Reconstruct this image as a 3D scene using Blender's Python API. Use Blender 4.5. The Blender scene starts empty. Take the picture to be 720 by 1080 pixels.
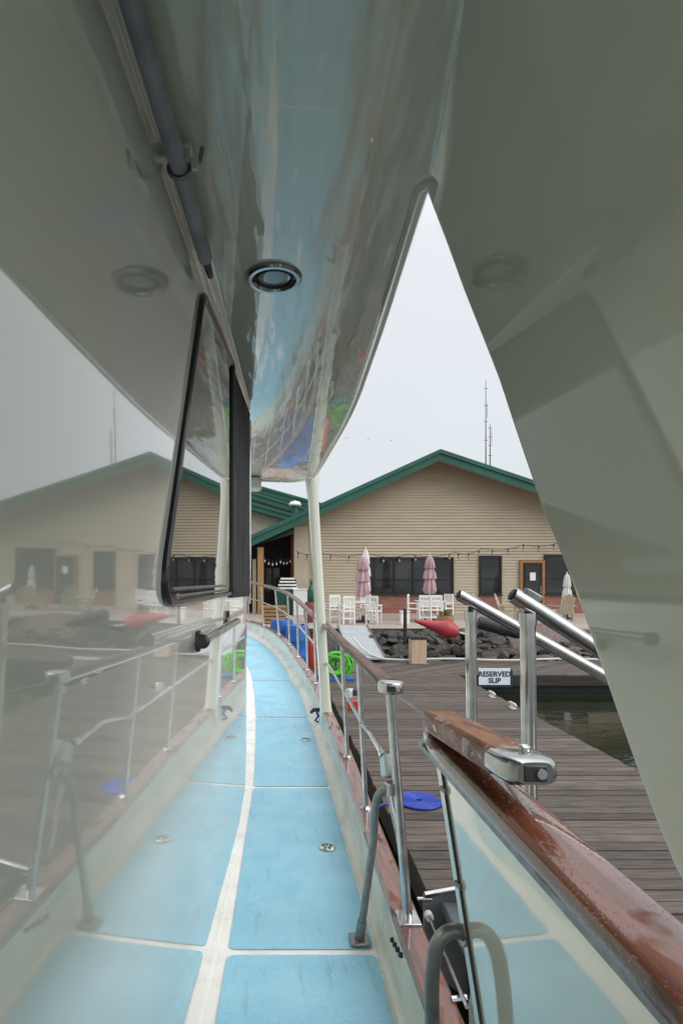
import bpy, bmesh, math, random
from mathutils import Vector, Matrix
random.seed(11)
R = math.radians
scene = bpy.context.scene
COL = scene.collection
CZ = 2.85          # camera height above the water
F = 600.0
def P(px, py, d):  # a measured point of the photo at a chosen distance -> metres
    return Vector(((px-284)*d/F, d, CZ+(606-py)*d/F))

# ------------------------------------------------------------------ materials
def newmat(name):
    m = bpy.data.materials.new(name); m.use_nodes = True
    nt = m.node_tree; nt.nodes.clear()
    out = nt.nodes.new('ShaderNodeOutputMaterial')
    b = nt.nodes.new('ShaderNodeBsdfPrincipled')
    nt.links.new(b.outputs[0], out.inputs['Surface'])
    return m, nt, b
def N(nt, t, **kw):
    n = nt.nodes.new(t)
    for k, v in kw.items():
        if k in n.inputs: n.inputs[k].default_value = v
        else: setattr(n, k, v)
    return n
def coords(nt, scale=(1,1,1)):
    tc = N(nt, 'ShaderNodeTexCoord'); mp = N(nt, 'ShaderNodeMapping')
    mp.inputs['Scale'].default_value = scale
    nt.links.new(tc.outputs['Object'], mp.inputs['Vector'])
    return mp.outputs[0]
def ramp(nt, fac, stops):
    r = N(nt, 'ShaderNodeValToRGB')
    while len(r.color_ramp.elements) < len(stops): r.color_ramp.elements.new(0.5)
    for e, (p, c) in zip(r.color_ramp.elements, stops):
        e.position = p; e.color = (c[0], c[1], c[2], 1)
    nt.links.new(fac, r.inputs[0]); return r.outputs[0]
def mat(name, c1, c2=None, rough=.5, rough2=None, scale=(4,4,4), detail=5, metal=0, bump=0, bscale=(30,30,30),
        coat=0, coat_ior=1.5, ior=1.5, lo=.35, hi=.65, spec=.5, island=0, transmission=0, bdist=.01, bdetail=4):
    m, nt, b = newmat(name)
    b.inputs['Metallic'].default_value = metal
    b.inputs['IOR'].default_value = ior
    b.inputs['Specular IOR Level'].default_value = spec
    b.inputs['Coat Weight'].default_value = coat
    b.inputs['Coat IOR'].default_value = coat_ior
    b.inputs['Coat Roughness'].default_value = .02
    b.inputs['Transmission Weight'].default_value = transmission
    b.inputs['Roughness'].default_value = rough
    if c2 is None: c2 = tuple(x*.88 for x in c1)
    ns = N(nt, 'ShaderNodeTexNoise'); ns.inputs['Scale'].default_value = 1; ns.inputs['Detail'].default_value = detail
    nt.links.new(coords(nt, scale), ns.inputs['Vector'])
    col = ramp(nt, ns.outputs['Fac'], [(lo, c1), (hi, c2)])
    if island:
        g = N(nt, 'ShaderNodeNewGeometry'); h = N(nt, 'ShaderNodeHueSaturation')
        mr = N(nt, 'ShaderNodeMapRange'); mr.inputs['To Min'].default_value = 1-island; mr.inputs['To Max'].default_value = 1+island
        nt.links.new(g.outputs['Random Per Island'], mr.inputs['Value'])
        nt.links.new(mr.outputs[0], h.inputs['Value']); nt.links.new(col, h.inputs['Color']); col = h.outputs[0]
    nt.links.new(col, b.inputs['Base Color'])
    if rough2 is not None:
        mr = N(nt, 'ShaderNodeMapRange'); mr.inputs['From Min'].default_value = .3; mr.inputs['From Max'].default_value = .7
        mr.inputs['To Min'].default_value = rough; mr.inputs['To Max'].default_value = rough2
        nt.links.new(ns.outputs['Fac'], mr.inputs['Value']); nt.links.new(mr.outputs[0], b.inputs['Roughness'])
    if bump:
        n2 = N(nt, 'ShaderNodeTexNoise'); n2.inputs['Scale'].default_value = 1; n2.inputs['Detail'].default_value = bdetail
        nt.links.new(coords(nt, bscale), n2.inputs['Vector'])
        bp = N(nt, 'ShaderNodeBump'); bp.inputs['Strength'].default_value = bump; bp.inputs['Distance'].default_value = bdist
        nt.links.new(n2.outputs['Fac'], bp.inputs['Height']); nt.links.new(bp.outputs[0], b.inputs['Normal'])
    return m
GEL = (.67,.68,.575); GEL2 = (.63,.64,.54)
M = {}
M['wall'] = mat('cream_gelcoat', (.85,.86,.78), (.81,.82,.74), rough=.06, scale=(1.5,1.5,1.5), coat=1, coat_ior=2.2, bump=.12, bscale=(1.6,1.6,1.1), bdist=.02, bdetail=1)
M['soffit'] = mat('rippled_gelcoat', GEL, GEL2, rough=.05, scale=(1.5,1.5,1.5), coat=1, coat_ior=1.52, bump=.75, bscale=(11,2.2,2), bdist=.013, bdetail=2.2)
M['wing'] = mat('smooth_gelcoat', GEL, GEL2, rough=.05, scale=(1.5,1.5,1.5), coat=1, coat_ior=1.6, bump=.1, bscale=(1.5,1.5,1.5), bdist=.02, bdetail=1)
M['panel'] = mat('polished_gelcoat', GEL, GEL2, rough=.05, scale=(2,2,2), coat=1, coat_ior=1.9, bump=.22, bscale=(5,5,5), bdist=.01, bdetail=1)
M['bulwark'] = mat('worn_gelcoat', (.66,.66,.58), (.50,.49,.40), rough=.22, rough2=.5, scale=(6,3,14), detail=8, lo=.42, hi=.72, bump=.1, bscale=(40,40,40))
M['deckwhite'] = mat('white_deck_paint', (.84,.84,.82), (.74,.73,.69), rough=.4, rough2=.2, scale=(9,9,9), detail=8, bump=.15, bscale=(60,60,60))
M['chrome'] = mat('polished_steel', (.62,.62,.61), (.45,.45,.44), rough=.09, rough2=.2, scale=(20,20,20), metal=1)
M['dullsteel'] = mat('dull_steel', (.28,.28,.27), (.2,.2,.2), rough=.3, rough2=.42, scale=(30,30,30), metal=.8)
M['greytube'] = mat('grey_sleeve', (.34,.35,.38), (.22,.23,.26), rough=.3, rough2=.5, scale=(12,12,12), bump=.2, bscale=(60,60,60))
M['rubber'] = mat('black_rubber', (.016,.016,.017), (.03,.03,.03), rough=.45)
M['blackframe'] = mat('black_frame', (.008,.008,.009), (.013,.013,.013), rough=.22)
M['canvas'] = mat('black_canvas', (.012,.012,.014), (.022,.022,.025), rough=.7, bump=.5, bscale=(7,7,3), bdist=.02)
M['darkglass'] = mat('dark_glass', (.02,.022,.022), (.03,.03,.03), rough=.02, coat=1, coat_ior=2.0)
M['bezel'] = mat('dark_chrome', (.36,.37,.37), (.28,.29,.29), rough=.14, metal=1)
M['lens'] = mat('lamp_lens', (.35,.42,.48), (.25,.3,.35), rough=.1)
M['glassclub'] = mat('window_glass', (.014,.016,.017), (.055,.06,.058), rough=.04, scale=(.45,1,.7), lo=.42, hi=.75, detail=3)  # paler noise patches in the colour stand in for reflections on the clubhouse panes
M['varnish'] = mat('wet_varnished_teak', (.21,.062,.026), (.085,.025,.012), rough=.25, rough2=.42, scale=(50,4,50), detail=9, spec=.3, coat=1, coat_ior=1.42, bump=.12, bscale=(90,30,90))
def wet_film(m, sc, lo, hi, ior):
    nt = m.node_tree; b = next(n for n in nt.nodes if n.type == 'BSDF_PRINCIPLED')
    ns = N(nt, 'ShaderNodeTexNoise', Scale=1.0, Detail=5.0, Distortion=.6); nt.links.new(coords(nt, sc), ns.inputs['Vector'])
    f = ramp(nt, ns.outputs['Fac'], [(lo, (0,0,0)), (hi, (1,1,1))])
    nt.links.new(f, b.inputs['Coat Weight']); b.inputs['Coat IOR'].default_value = ior
    # round drops standing on the varnish
    vo = N(nt, 'ShaderNodeTexVoronoi', Scale=150.0); nt.links.new(coords(nt), vo.inputs['Vector'])
    dr = ramp(nt, vo.outputs['Distance'], [(.0, (1,1,1)), (.32, (0,0,0))])
    bp = N(nt, 'ShaderNodeBump', Strength=.35, Distance=.002); nt.links.new(dr, bp.inputs['Height']); nt.links.new(bp.outputs[0], b.inputs['Coat Normal'])
wet_film(M['varnish'], (14,5,14), .37, .43, 1.7)
M['oldteak'] = mat('weathered_teak', (.17,.085,.05), (.075,.042,.03), rough=.35, rough2=.6, scale=(40,3,40), detail=9, coat=.15, bump=.4, bscale=(80,30,80))
M['gateteak'] = mat('spotted_teak', (.30,.115,.045), (.13,.045,.02), rough=.25, rough2=.5, scale=(45,7,45), detail=9, spec=.35, coat=.8, bump=.25, bscale=(80,40,80))
wet_film(M['gateteak'], (40,25,40), .57, .63, 1.5)
M['siding'] = mat('tan_siding', (.46,.39,.285), (.41,.345,.25), rough=.6, scale=(.6,.6,3))
M['trimtan'] = mat('tan_trim', (.46,.385,.29), (.42,.35,.26), rough=.6)
M['green'] = mat('green_metal_roof', (.018,.115,.082), (.014,.085,.062), rough=.35, scale=(.7,.7,.7))
M['brick'] = None
M['patio'] = mat('pink_paving', (.36,.30,.26), (.29,.24,.205), rough=.6, scale=(1.5,1.5,1.5), bump=.1)
M['dock'] = mat('weathered_planks', (.108,.084,.068), (.042,.033,.027), rough=.5, rough2=.85, scale=(3,40,20), detail=10, island=.42, bump=.6, bscale=(5,60,30), bdist=.008, lo=.3, hi=.7)
M['dockside'] = mat('dark_timber', (.045,.036,.032), (.02,.017,.016), rough=.8, scale=(2,2,20), bump=.3)
M['rock'] = mat('dark_basalt', (.018,.018,.018), (.115,.10,.085), rough=.45, rough2=.85, scale=(3,3,3), detail=9, bump=.9, bscale=(7,7,7), bdist=.05, lo=.4, hi=.75, island=.0)
M['rockbrown'] = mat('brown_basalt', (.06,.045,.035), (.16,.12,.095), rough=.5, rough2=.9, scale=(3,3,3), detail=9, bump=.9, bscale=(7,7,7), bdist=.05, lo=.4, hi=.75)
M['gravel'] = mat('reddish_gravel', (.20,.14,.12), (.08,.06,.055), rough=.9, scale=(14,14,14), detail=8, bump=1, bscale=(16,16,16), bdist=.05)
M['mud'] = mat('dark_bank', (.05,.045,.04), (.025,.022,.02), rough=.9, scale=(2,2,2), bump=.8, bscale=(6,6,6), bdist=.06)
M['ground'] = mat('grass_ground', (.06,.09,.035), (.09,.085,.05), rough=.95, scale=(.15,.15,.15))
M['white'] = mat('white_paint', (.78,.78,.76), (.66,.66,.63), rough=.45)
M['whiteplastic'] = mat('white_plastic', (.70,.72,.72), (.6,.62,.62), rough=.35)
M['pink'] = mat('faded_pink_cloth', (.50,.335,.36), (.36,.23,.25), rough=.9, scale=(5,5,3), bump=.4, bscale=(14,14,4))
M['whitecloth'] = mat('white_cloth', (.72,.71,.69), (.58,.57,.56), rough=.9, scale=(5,5,3), bump=.4, bscale=(14,14,4))
M['beigewood'] = mat('beige_resin', (.42,.36,.27), (.34,.29,.215), rough=.6)
M['pedestal'] = mat('tan_pedestal', (.52,.38,.27), (.44,.32,.225), rough=.6, scale=(20,20,2))
M['wicker'] = mat('wicker', (.36,.20,.08), (.20,.10,.04), rough=.7, scale=(6,6,60), bump=.5, bscale=(20,20,60))
M['plant'] = mat('leaves', (.05,.11,.03), (.16,.15,.03), rough=.6, scale=(14,14,14), island=.3)
M['timberpost'] = mat('yellow_timber', (.36,.22,.09), (.26,.15,.06), rough=.7, scale=(14,14,2))
M['doorwood'] = mat('orange_door_frame', (.34,.16,.06), (.26,.12,.045), rough=.5)
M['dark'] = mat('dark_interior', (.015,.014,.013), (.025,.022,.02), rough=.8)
M['red'] = mat('faded_red_paint', (.42,.035,.05), (.30,.03,.045), rough=.45, scale=(3,3,3))
M['black'] = mat('black_paint', (.015,.015,.017), (.03,.03,.032), rough=.5, scale=(3,3,3))
M['bluehose'] = mat('blue_vinyl', (.006,.045,.42), (.004,.03,.28), rough=.3)
M['bluedrum'] = mat('blue_plastic', (.015,.12,.42), (.012,.09,.33), rough=.4)
M['greenhose'] = mat('neon_green_vinyl', (.09,.56,.03), (.06,.42,.02), rough=.35)
M['orange'] = mat('orange_red_plastic', (.50,.055,.02), (.40,.04,.015), rough=.4)
M['ramp'] = mat('grey_gangway', (.36,.39,.41), (.28,.31,.325), rough=.5, scale=(2,8,2))
M['signwhite'] = mat('sign_white', (.74,.78,.82), (.68,.72,.77), rough=.5)
M['ink'] = mat('sign_ink', (.02,.025,.05), (.02,.025,.05), rough=.5)
M['teal'] = mat('teal_board', (.012,.05,.06), (.01,.035,.045), rough=.5)
M['rope'] = mat('white_rope', (.62,.62,.6), (.48,.48,.46), rough=.8, scale=(40,40,40))
M['greyplate'] = mat('grey_step_plastic', (.10,.11,.12), (.06,.068,.075), rough=.4, scale=(5,5,5))
M['clear'] = mat('milky_plastic', (.5,.57,.57), (.36,.42,.43), rough=.15)
M['mast'] = mat('galvanised_mast', (.16,.16,.17), (.1,.1,.11), rough=.6)
M['bulb'] = mat('bulb_glass', (.30,.28,.24), (.24,.22,.19), rough=.1)
M['terracotta'] = mat('red_brown_barrel', (.20,.055,.035), (.14,.04,.025), rough=.5)
M['bottlegreen'] = mat('bottle_green', (.008,.07,.05), (.006,.05,.035), rough=.3)
M['bird'] = mat('dark_feathers', (.03,.03,.03), (.06,.06,.06), rough=.8)
M['hull'] = mat('hull_gelcoat', (.68,.68,.62), (.6,.6,.55), rough=.15, coat=.6)

def brick_mat():
    m, nt, b = newmat('red_brick')
    t = N(nt, 'ShaderNodeTexBrick')
    t.inputs['Color1'].default_value = (.20,.062,.042,1); t.inputs['Color2'].default_value = (.27,.095,.065,1)
    t.inputs['Mortar'].default_value = (.25,.2,.17,1); t.inputs['Scale'].default_value = 1
    t.inputs['Brick Width'].default_value = .23; t.inputs['Row Height'].default_value = .085; t.inputs['Mortar Size'].default_value = .008
    tc = N(nt, 'ShaderNodeTexCoord'); sp = N(nt, 'ShaderNodeSeparateXYZ'); cb = N(nt, 'ShaderNodeCombineXYZ')
    nt.links.new(tc.outputs['Object'], sp.inputs[0]); nt.links.new(sp.outputs[0], cb.inputs[0]); nt.links.new(sp.outputs[2], cb.inputs[1])
    nt.links.new(cb.outputs[0], t.inputs['Vector']); nt.links.new(t.outputs[0], b.inputs['Base Color'])
    b.inputs['Roughness'].default_value = .8
    return m
M['brick'] = brick_mat()

def deckblue_mat():
    m, nt, b = newmat('blue_nonskid')
    co = coords(nt)
    n1 = N(nt, 'ShaderNodeTexNoise', Scale=7.0, Detail=9.0); nt.links.new(co, n1.inputs['Vector'])
    c = ramp(nt, n1.outputs['Fac'], [(.3, (.25,.52,.665)), (.72, (.30,.575,.71))])
    n2 = N(nt, 'ShaderNodeTexNoise', Scale=60.0, Detail=3.0); nt.links.new(co, n2.inputs['Vector'])
    sp = ramp(nt, n2.outputs['Fac'], [(.64, (0,0,0)), (.72, (1,1,1))])
    mx = N(nt, 'ShaderNodeMix', data_type='RGBA'); nt.links.new(sp, mx.inputs['Factor'])
    nt.links.new(c, mx.inputs['A']); mx.inputs['B'].default_value = (.42,.63,.71,1)
    # damp blotches: darker paint where the film of water stands
    n3 = N(nt, 'ShaderNodeTexNoise', Scale=3.2, Detail=6.0); nt.links.new(co, n3.inputs['Vector'])
    rr = ramp(nt, n3.outputs['Fac'], [(.46, (.50,.50,.50)), (.58, (.22,.22,.22))])
    nt.links.new(rr, b.inputs['Roughness'])
    n5 = N(nt, 'ShaderNodeTexNoise', Scale=1.7, Detail=8.0, Roughness=.65); nt.links.new(co, n5.inputs['Vector'])
    st = ramp(nt, n5.outputs['Fac'], [(.30, (.91,.92,.92)), (.5, (1,1,1)), (.7, (1.05,1.04,1.03))])
    mm = N(nt, 'ShaderNodeMix', data_type='RGBA', blend_type='MULTIPLY'); mm.inputs['Factor'].default_value = 1
    nt.links.new(mx.outputs['Result'], mm.inputs['A']); nt.links.new(st, mm.inputs['B'])
    n6 = N(nt, 'ShaderNodeTexNoise', Scale=1.0, Detail=6.0); nt.links.new(coords(nt,(34,5,1)), n6.inputs['Vector'])
    sc = ramp(nt, n6.outputs['Fac'], [(.60, (1,1,1)), (.68, (.88,.87,.86))])
    m2 = N(nt, 'ShaderNodeMix', data_type='RGBA', blend_type='MULTIPLY'); m2.inputs['Factor'].default_value = 1
    nt.links.new(mm.outputs['Result'], m2.inputs['A']); nt.links.new(sc, m2.inputs['B'])
    n7 = N(nt, 'ShaderNodeTexNoise', Scale=190.0, Detail=2.0); nt.links.new(co, n7.inputs['Vector'])
    gr = ramp(nt, n7.outputs['Fac'], [(.34, (.90,.91,.92)), (.62, (1.05,1.05,1.05))])
    m3 = N(nt, 'ShaderNodeMix', data_type='RGBA', blend_type='MULTIPLY'); m3.inputs['Factor'].default_value = 1
    nt.links.new(m2.outputs['Result'], m3.inputs['A']); nt.links.new(gr, m3.inputs['B'])
    nt.links.new(m3.outputs['Result'], b.inputs['Base Color'])
    n4 = N(nt, 'ShaderNodeTexNoise', Scale=320.0, Detail=2.0); nt.links.new(co, n4.inputs['Vector'])
    bp = N(nt, 'ShaderNodeBump', Strength=.28, Distance=.002)
    nt.links.new(n4.outputs['Fac'], bp.inputs['Height']); nt.links.new(bp.outputs[0], b.inputs['Normal'])
    return m
M['deckblue'] = deckblue_mat()

def water_mat():
    m, nt, b = newmat('harbour_water')
    b.inputs['Base Color'].default_value = (.012,.016,.010,1); b.inputs['Roughness'].default_value = .03; b.inputs['IOR'].default_value = 1.333
    co = coords(nt, (1.2, 3.0, 1))
    n1 = N(nt, 'ShaderNodeTexNoise', Scale=1.6, Detail=3.0); nt.links.new(co, n1.inputs['Vector'])
    bp = N(nt, 'ShaderNodeBump', Strength=.16, Distance=.03)
    nt.links.new(n1.outputs['Fac'], bp.inputs['Height']); nt.links.new(bp.outputs[0], b.inputs['Normal'])
    return m
M['water'] = water_mat()

# ------------------------------------------------------------------ mesh builder
def wl(o):
    v = Vector((0,0,0))
    while o is not None: v += o.location; o = o.parent
    return v
class MB:
    def __init__(s): s.v = []; s.f = []
    def add(s, vs, fs):
        k = len(s.v); s.v += [Vector(p) for p in vs]; s.f += [tuple(i+k for i in f) for f in fs]; return s
    def box(s, c, size, rz=0, rx=0, ry=0):
        x,y,z = (q/2 for q in size); m = Matrix.Rotation(rz,3,'Z') @ Matrix.Rotation(rx,3,'X') @ Matrix.Rotation(ry,3,'Y')
        vs = [Vector(c)+m@Vector(p) for p in [(-x,-y,-z),(x,-y,-z),(x,y,-z),(-x,y,-z),(-x,-y,z),(x,-y,z),(x,y,z),(-x,y,z)]]
        return s.add(vs, [(3,2,1,0),(4,5,6,7),(0,1,5,4),(1,2,6,5),(2,3,7,6),(3,0,4,7)])
    def tube(s, pts, r, n=12, caps=True, closed=False):
        pts = [Vector(p) for p in pts]; k = len(pts)
        rs = r if isinstance(r, (list,tuple)) else [r]*k
        rings = []; up = None
        for i,p in enumerate(pts):
            if closed: t = pts[(i+1)%k]-pts[i-1]
            else: t = pts[min(i+1,k-1)]-pts[max(i-1,0)]
            t.normalize()
            if up is None:
                up = Vector((0,0,1)) if abs(t.z) < .9 else Vector((1,0,0))
            a = (up - t*up.dot(t)); a.normalize(); up = a; b = t.cross(a)
            rings.append([p + (a*math.cos(2*math.pi*j/n)+b*math.sin(2*math.pi*j/n))*rs[i] for j in range(n)])
        vs = [q for ring in rings for q in ring]; fs = []
        for i in range(k if closed else k-1):
            i2 = (i+1)%k
            for j in range(n):
                j2 = (j+1)%n; fs.append((i*n+j, i*n+j2, i2*n+j2, i2*n+j))
        if caps and not closed:
            fs.append(tuple(reversed(range(n)))); fs.append(tuple((k-1)*n+j for j in range(n)))
        return s.add(vs, fs)
    def lathe(s, prof, c=(0,0,0), n=20, m=None, cap=True):  # prof: (r, z)
        m = m or Matrix.Identity(3); vs = []; fs = []
        for r,z in prof:
            for j in range(n):
                a = 2*math.pi*j/n; vs.append(Vector(c)+m@Vector((r*math.cos(a), r*math.sin(a), z)))
        for i in range(len(prof)-1):
            for j in range(n):
                j2 = (j+1)%n; fs.append((i*n+j, i*n+j2, (i+1)*n+j2, (i+1)*n+j))
        if cap:
            fs.append(tuple(reversed(range(n)))); fs.append(tuple((len(prof)-1)*n+j for j in range(n)))
        return s.add(vs, fs)
    def loft(s, rows, close=False):  # rows of equal length
        n = len(rows[0]); vs = [p for r in rows for p in r]; fs = []
        for i in range(len(rows)-1):
            for j in range(n if close else n-1):
                j2 = (j+1)%n; fs.append((i*n+j, i*n+j2, (i+1)*n+j2, (i+1)*n+j))
        if close: fs.append(tuple(range(n))); fs.append(tuple((len(rows)-1)*n+j for j in reversed(range(n))))
        return s.add(vs, fs)
    def prism(s, poly, off):   # flat outline (3D points) swept by vector off
        n = len(poly); off = Vector(off); a = [Vector(p) for p in poly]; b = [p+off for p in a]
        return s.add(a+b, [tuple(range(n)), tuple(reversed(range(n,2*n)))] + [(i,i+n,(i+1)%n+n,(i+1)%n) for i in range(n)])
    def build(s, name, m, parent=None, smooth=True, bevel=0, ang=35, solid=0):
        me = bpy.data.meshes.new(name); o = wl(parent) if parent else Vector((0,0,0))
        me.from_pydata([tuple(p-o) for p in s.v], [], s.f); me.update()
        bm = bmesh.new(); bm.from_mesh(me); bmesh.ops.recalc_face_normals(bm, faces=bm.faces); bm.to_mesh(me); bm.free()
        me.materials.append(M[m] if isinstance(m, str) else m)
        if smooth:
            me.polygons.foreach_set('use_smooth', [True]*len(me.polygons)); me.set_sharp_from_angle(angle=R(ang))
        ob = bpy.data.objects.new(name, me); COL.objects.link(ob)
        if parent: ob.parent = parent
        if solid:
            md = ob.modifiers.new('solid', 'SOLIDIFY'); md.thickness = solid; md.offset = 0
        if bevel:
            md = ob.modifiers.new('bevel', 'BEVEL'); md.width = bevel; md.segments = 2; md.limit_method = 'ANGLE'; md.angle_limit = R(40)
            md.harden_normals = False
        return ob
def tag(o, label=None, cat=None, group=None, kind=None):
    if label: o['label'] = label
    if cat: o['category'] = cat
    if group: o['group'] = group
    if kind: o['kind'] = kind
    return o
def thing(name, label, cat, loc=(0,0,0), rz=0, group=None):
    o = bpy.data.objects.new(name, None); COL.objects.link(o); o.location = loc; o.rotation_euler = (0,0,rz)
    o.empty_display_size = .1
    return tag(o, label, cat, group)
def dup(o, loc=None, rz=None, label=None, parent=None):
    c = o.copy(); COL.objects.link(c)
    if parent: c.parent = parent
    if loc is not None: c.location = loc
    if rz is not None: c.rotation_euler = (0,0,rz)
    if label: c['label'] = label
    for ch in list(o.children): dup(ch, parent=c)
    return c
def interp(tab, y):  # Catmull-Rom through a table [(y, a, b..)]
    n = len(tab)
    if y <= tab[0][0]:
        i = 0
    elif y >= tab[-1][0]:
        i = n-2
    else:
        i = max(k for k in range(n-1) if tab[k][0] <= y)
    y0, y1 = tab[i][0], tab[i+1][0]; t = (y-y0)/(y1-y0); h = y1-y0
    out = []
    for c in range(1, len(tab[0])):
        def sl(k):
            a, b = max(k-1,0), min(k+1,n-1)
            return (tab[b][c]-tab[a][c])/(tab[b][0]-tab[a][0])
        m0, m1 = sl(i), sl(i+1); p0, p1 = tab[i][c], tab[i+1][c]
        if t < 0: out.append(p0+m0*(y-y0)); continue
        if t > 1: out.append(p1+m1*(y-y1)); continue
        out.append((2*t**3-3*t**2+1)*p0+(t**3-2*t**2+t)*h*m0+(-2*t**3+3*t**2)*p1+(t**3-t**2)*h*m1)
    return out
def frange(a, b, n): return [a+(b-a)*i/(n-1) for i in range(n)]
def sst(a, b, x):
    t = min(1, max(0, (x-a)/(b-a))); return t*t*(3-2*t)

# ================================================================== THE YACHT
Y = thing('yacht', 'cream motor yacht with blue side deck, varnished cap rails and dark windows', 'yacht', (0, 4, 0))
# tables: y, x, z(relative to the camera)
CAP = [(-1.6,.47,-1.19),(.5,.475,-1.195),(1.98,.482,-1.20),(2.95,.50,-1.215),(3.75,.515,-1.205),(4.9,.512,-1.19),(6.0,.495,-1.15),(6.6,.447,-1.11),
       (7.3,.375,-1.06),(8.1,.292,-1.0),(9.0,.155,-.945),(10.1,-.095,-.905),(11.0,-.394,-.885),(12.0,-.85,-.87),(13.0,-1.5,-.86)]
RAIL = [(1.98,.419,-.383),(2.95,.462,-.425),(3.75,.478,-.437),(4.9,.490,-.437),(6.0,.474,-.43),(6.6,.424,-.385),(7.3,.353,-.32),(8.1,.2565,-.258),
        (9.0,.09,-.21),(10.1,-.15,-.172),(11.0,-.42,-.125),(12.0,-.88,-.09),(12.9,-1.42,-.08)]
BLUE = [(-1.6,.38,-1.42),(1.8,.395,-1.42),(2.135,.396,-1.42),(3.79,.398,-1.42),(5.55,.382,-1.40),(6.6,.345,-1.37),(7.2,.276,-1.35),(7.8,.228,-1.313),
        (8.7,.113,-1.26),(9.5,-.063,-1.2),(10.5,-.376,-1.14),(11.4,-.75,-1.1),(12.4,-1.35,-1.07)]
LEFT = [(-1.6,-.31),(1.0,-.205),(1.8,-.170),(2.23,-.152),(2.91,-.133),(3.8,-.107),(4.4,-.110),(5.6,-.133),(6.8,-.19),(7.8,-.275),(9.0,-.5),(10.5,-.95),(12.0,-1.7)]
def deckz(y): return CZ+interp(BLUE, y)[1]
def cap(y): x,z = interp(CAP,y); return x, CZ+z
def rail(y): x,z = interp(RAIL,y); return x, CZ+z
SOF = .85
def wallx(y, z):       # z relative to the camera
    lean = .05*max(0, 1-max(y,-.2)/3.2)*max(0,-z)*.75
    cove = (.016+.030*max(0,y/3)**2)*sst(-1.0,-1.42,z)
    return -(.265+lean+cove)+.052*y

# cabin side: wall, rounded front corner, fillet into the soffit
FR = .035
zs = [-1.425,-1.40,-1.37,-1.33,-1.25,-1.1,-.9,-.6,-.3,0,.3,.5,.65,SOF+.006-FR]
rows = []
for y in frange(-1.6, 2.9, 46):
    row = []
    for z in zs:
        x = wallx(y,z)
        if z < -1.39: x += .010*((-1.39-z)/.035)**2
        row.append((x, y, CZ+z))
    x0 = wallx(y, SOF+.006-FR)
    for k in range(1, 15):
        a = math.pi/2*k/14
        row.append((x0+FR*(1-math.cos(a)), y, CZ+SOF+.006-FR+FR*math.sin(a)))
    rows.append(row)
for k in range(1, 13):      # rounded corner to the cabin front
    a = math.pi/2*k/12; rr = .14
    row = []
    for q in rows[45]:
        row.append((q[0]-rr*(1-math.cos(a)), 2.9+rr*math.sin(a), q[2]))
    rows.append(row)
rows.append([(q[0]-2.6, 3.3, q[2]) for q in rows[45]])
MB().loft(rows).build('cabin_wall', 'wall', Y, ang=60)

# soffit of the flybridge overhang
EDGE = [(1.235,.3475),(1.35,.354),(1.474,.362),(2.03,.395),(2.9,.428),(4.05,.414),(4.75,.398)]
ys = frange(-.8, 1.14, 12)+frange(1.15,1.235,10)+frange(1.28, 4.75, 47)
rows = []
def edge_x(y): return .3475+.06*sst(1.232,1.16,y) if y < 1.235 else interp(EDGE,y)[0]
def soff_row(y, xo):
    xi = wallx(min(y,2.9), SOF) - .02 if y < 2.95 else -2.6
    lipstart = xo-.034
    xs = frange(xi, lipstart, 14)
    row = [(x, y, CZ+SOF-.036*x) for x in xs]
    for dx,dz in ((.004,-.010),(.012,-.016),(.024,-.016),(.032,-.010),(.034,.02),(.034,.16),(.02,.19),(-.2,.2)):
        row.append((lipstart+dx, y, CZ+SOF-.036*lipstart+dz))
    return row
for y in ys:
    if y > 2.95 and rows and rows[-1][0][0] > -1: 
        rows.append(soff_row(2.951, edge_x(2.951)))
    rows.append(soff_row(y, edge_x(y)))
for k in range(1, 9):
    a = math.pi/2*k/8; rows.append(soff_row(4.75+.38*math.sin(a), interp(EDGE,4.75)[0]-.26*(1-math.cos(a))))
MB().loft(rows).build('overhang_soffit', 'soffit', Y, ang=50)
last = rows[-1]
fr = [[(p[0],p[1],p[2]) for p in last[:14]], [(p[0],p[1]+.004,p[2]-.012) for p in last[:14]], [(p[0],p[1]+.03,p[2]-.01) for p in last[:14]], [(p[0],p[1]+.035,p[2]+.18) for p in last[:14]]]
MB().loft(fr).build('overhang_front_lip', 'soffit', Y)
MB().box((-.19, 5.02, CZ+SOF-.055), (.24,.22,.10)).build('overhang_bracket', 'hull', Y, bevel=.02)

# wing that carries the overhang
edge = [(447,190),(450.5,201),(460,226.5),(470,252.5),(479.5,279),(488.75,305),(498,328.5),(507.5,352.5),(526,400),(542.5,450),(559.5,500),(573,540),(587,572.5),(609,629),(622,668),(636,708),(655,763),(674,817),(695,873),(720,935),(752,985),(800,1040),(880,1110),(1010,1190)]
WX = .34
def wing_x(y, z):
    f = .075*(1-sst(.55,1.28,y)); g = max(0,(z-.35)/(SOF-.35))**2.4
    return WX - f*g*1.15 + .006*max(0,-z)
pts = []
for px,py in edge:
    d = WX*F/(px-284)
    for _ in range(30):
        d = .5*d+.5*wing_x(d,(606-py)*d/F)*F/(px-284)
    pts.append((d, (606-py)*d/F))
pts[0] = (pts[1][0]+.03, SOF+.01)
rows = []; nz = 40
for k in range(nz+1):
    z = SOF+.01 - (SOF+.345)*(k/nz)
    # front edge at this height
    for a,b in zip(pts, pts[1:]):
        if a[1] >= z >= b[1]:
            t = (z-a[1])/((b[1]-a[1]) or 1); ye = a[0]+(b[0]-a[0])*t; break
    else: ye = pts[-1][0]
    rows.append([(wing_x(ye-(ye+.35)*(j/30)**1.6, z), ye-(ye+.35)*(j/30)**1.6, CZ+z) for j in range(31)])
w = MB().loft(rows).build('wing_support', 'wing', Y, ang=60)
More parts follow.
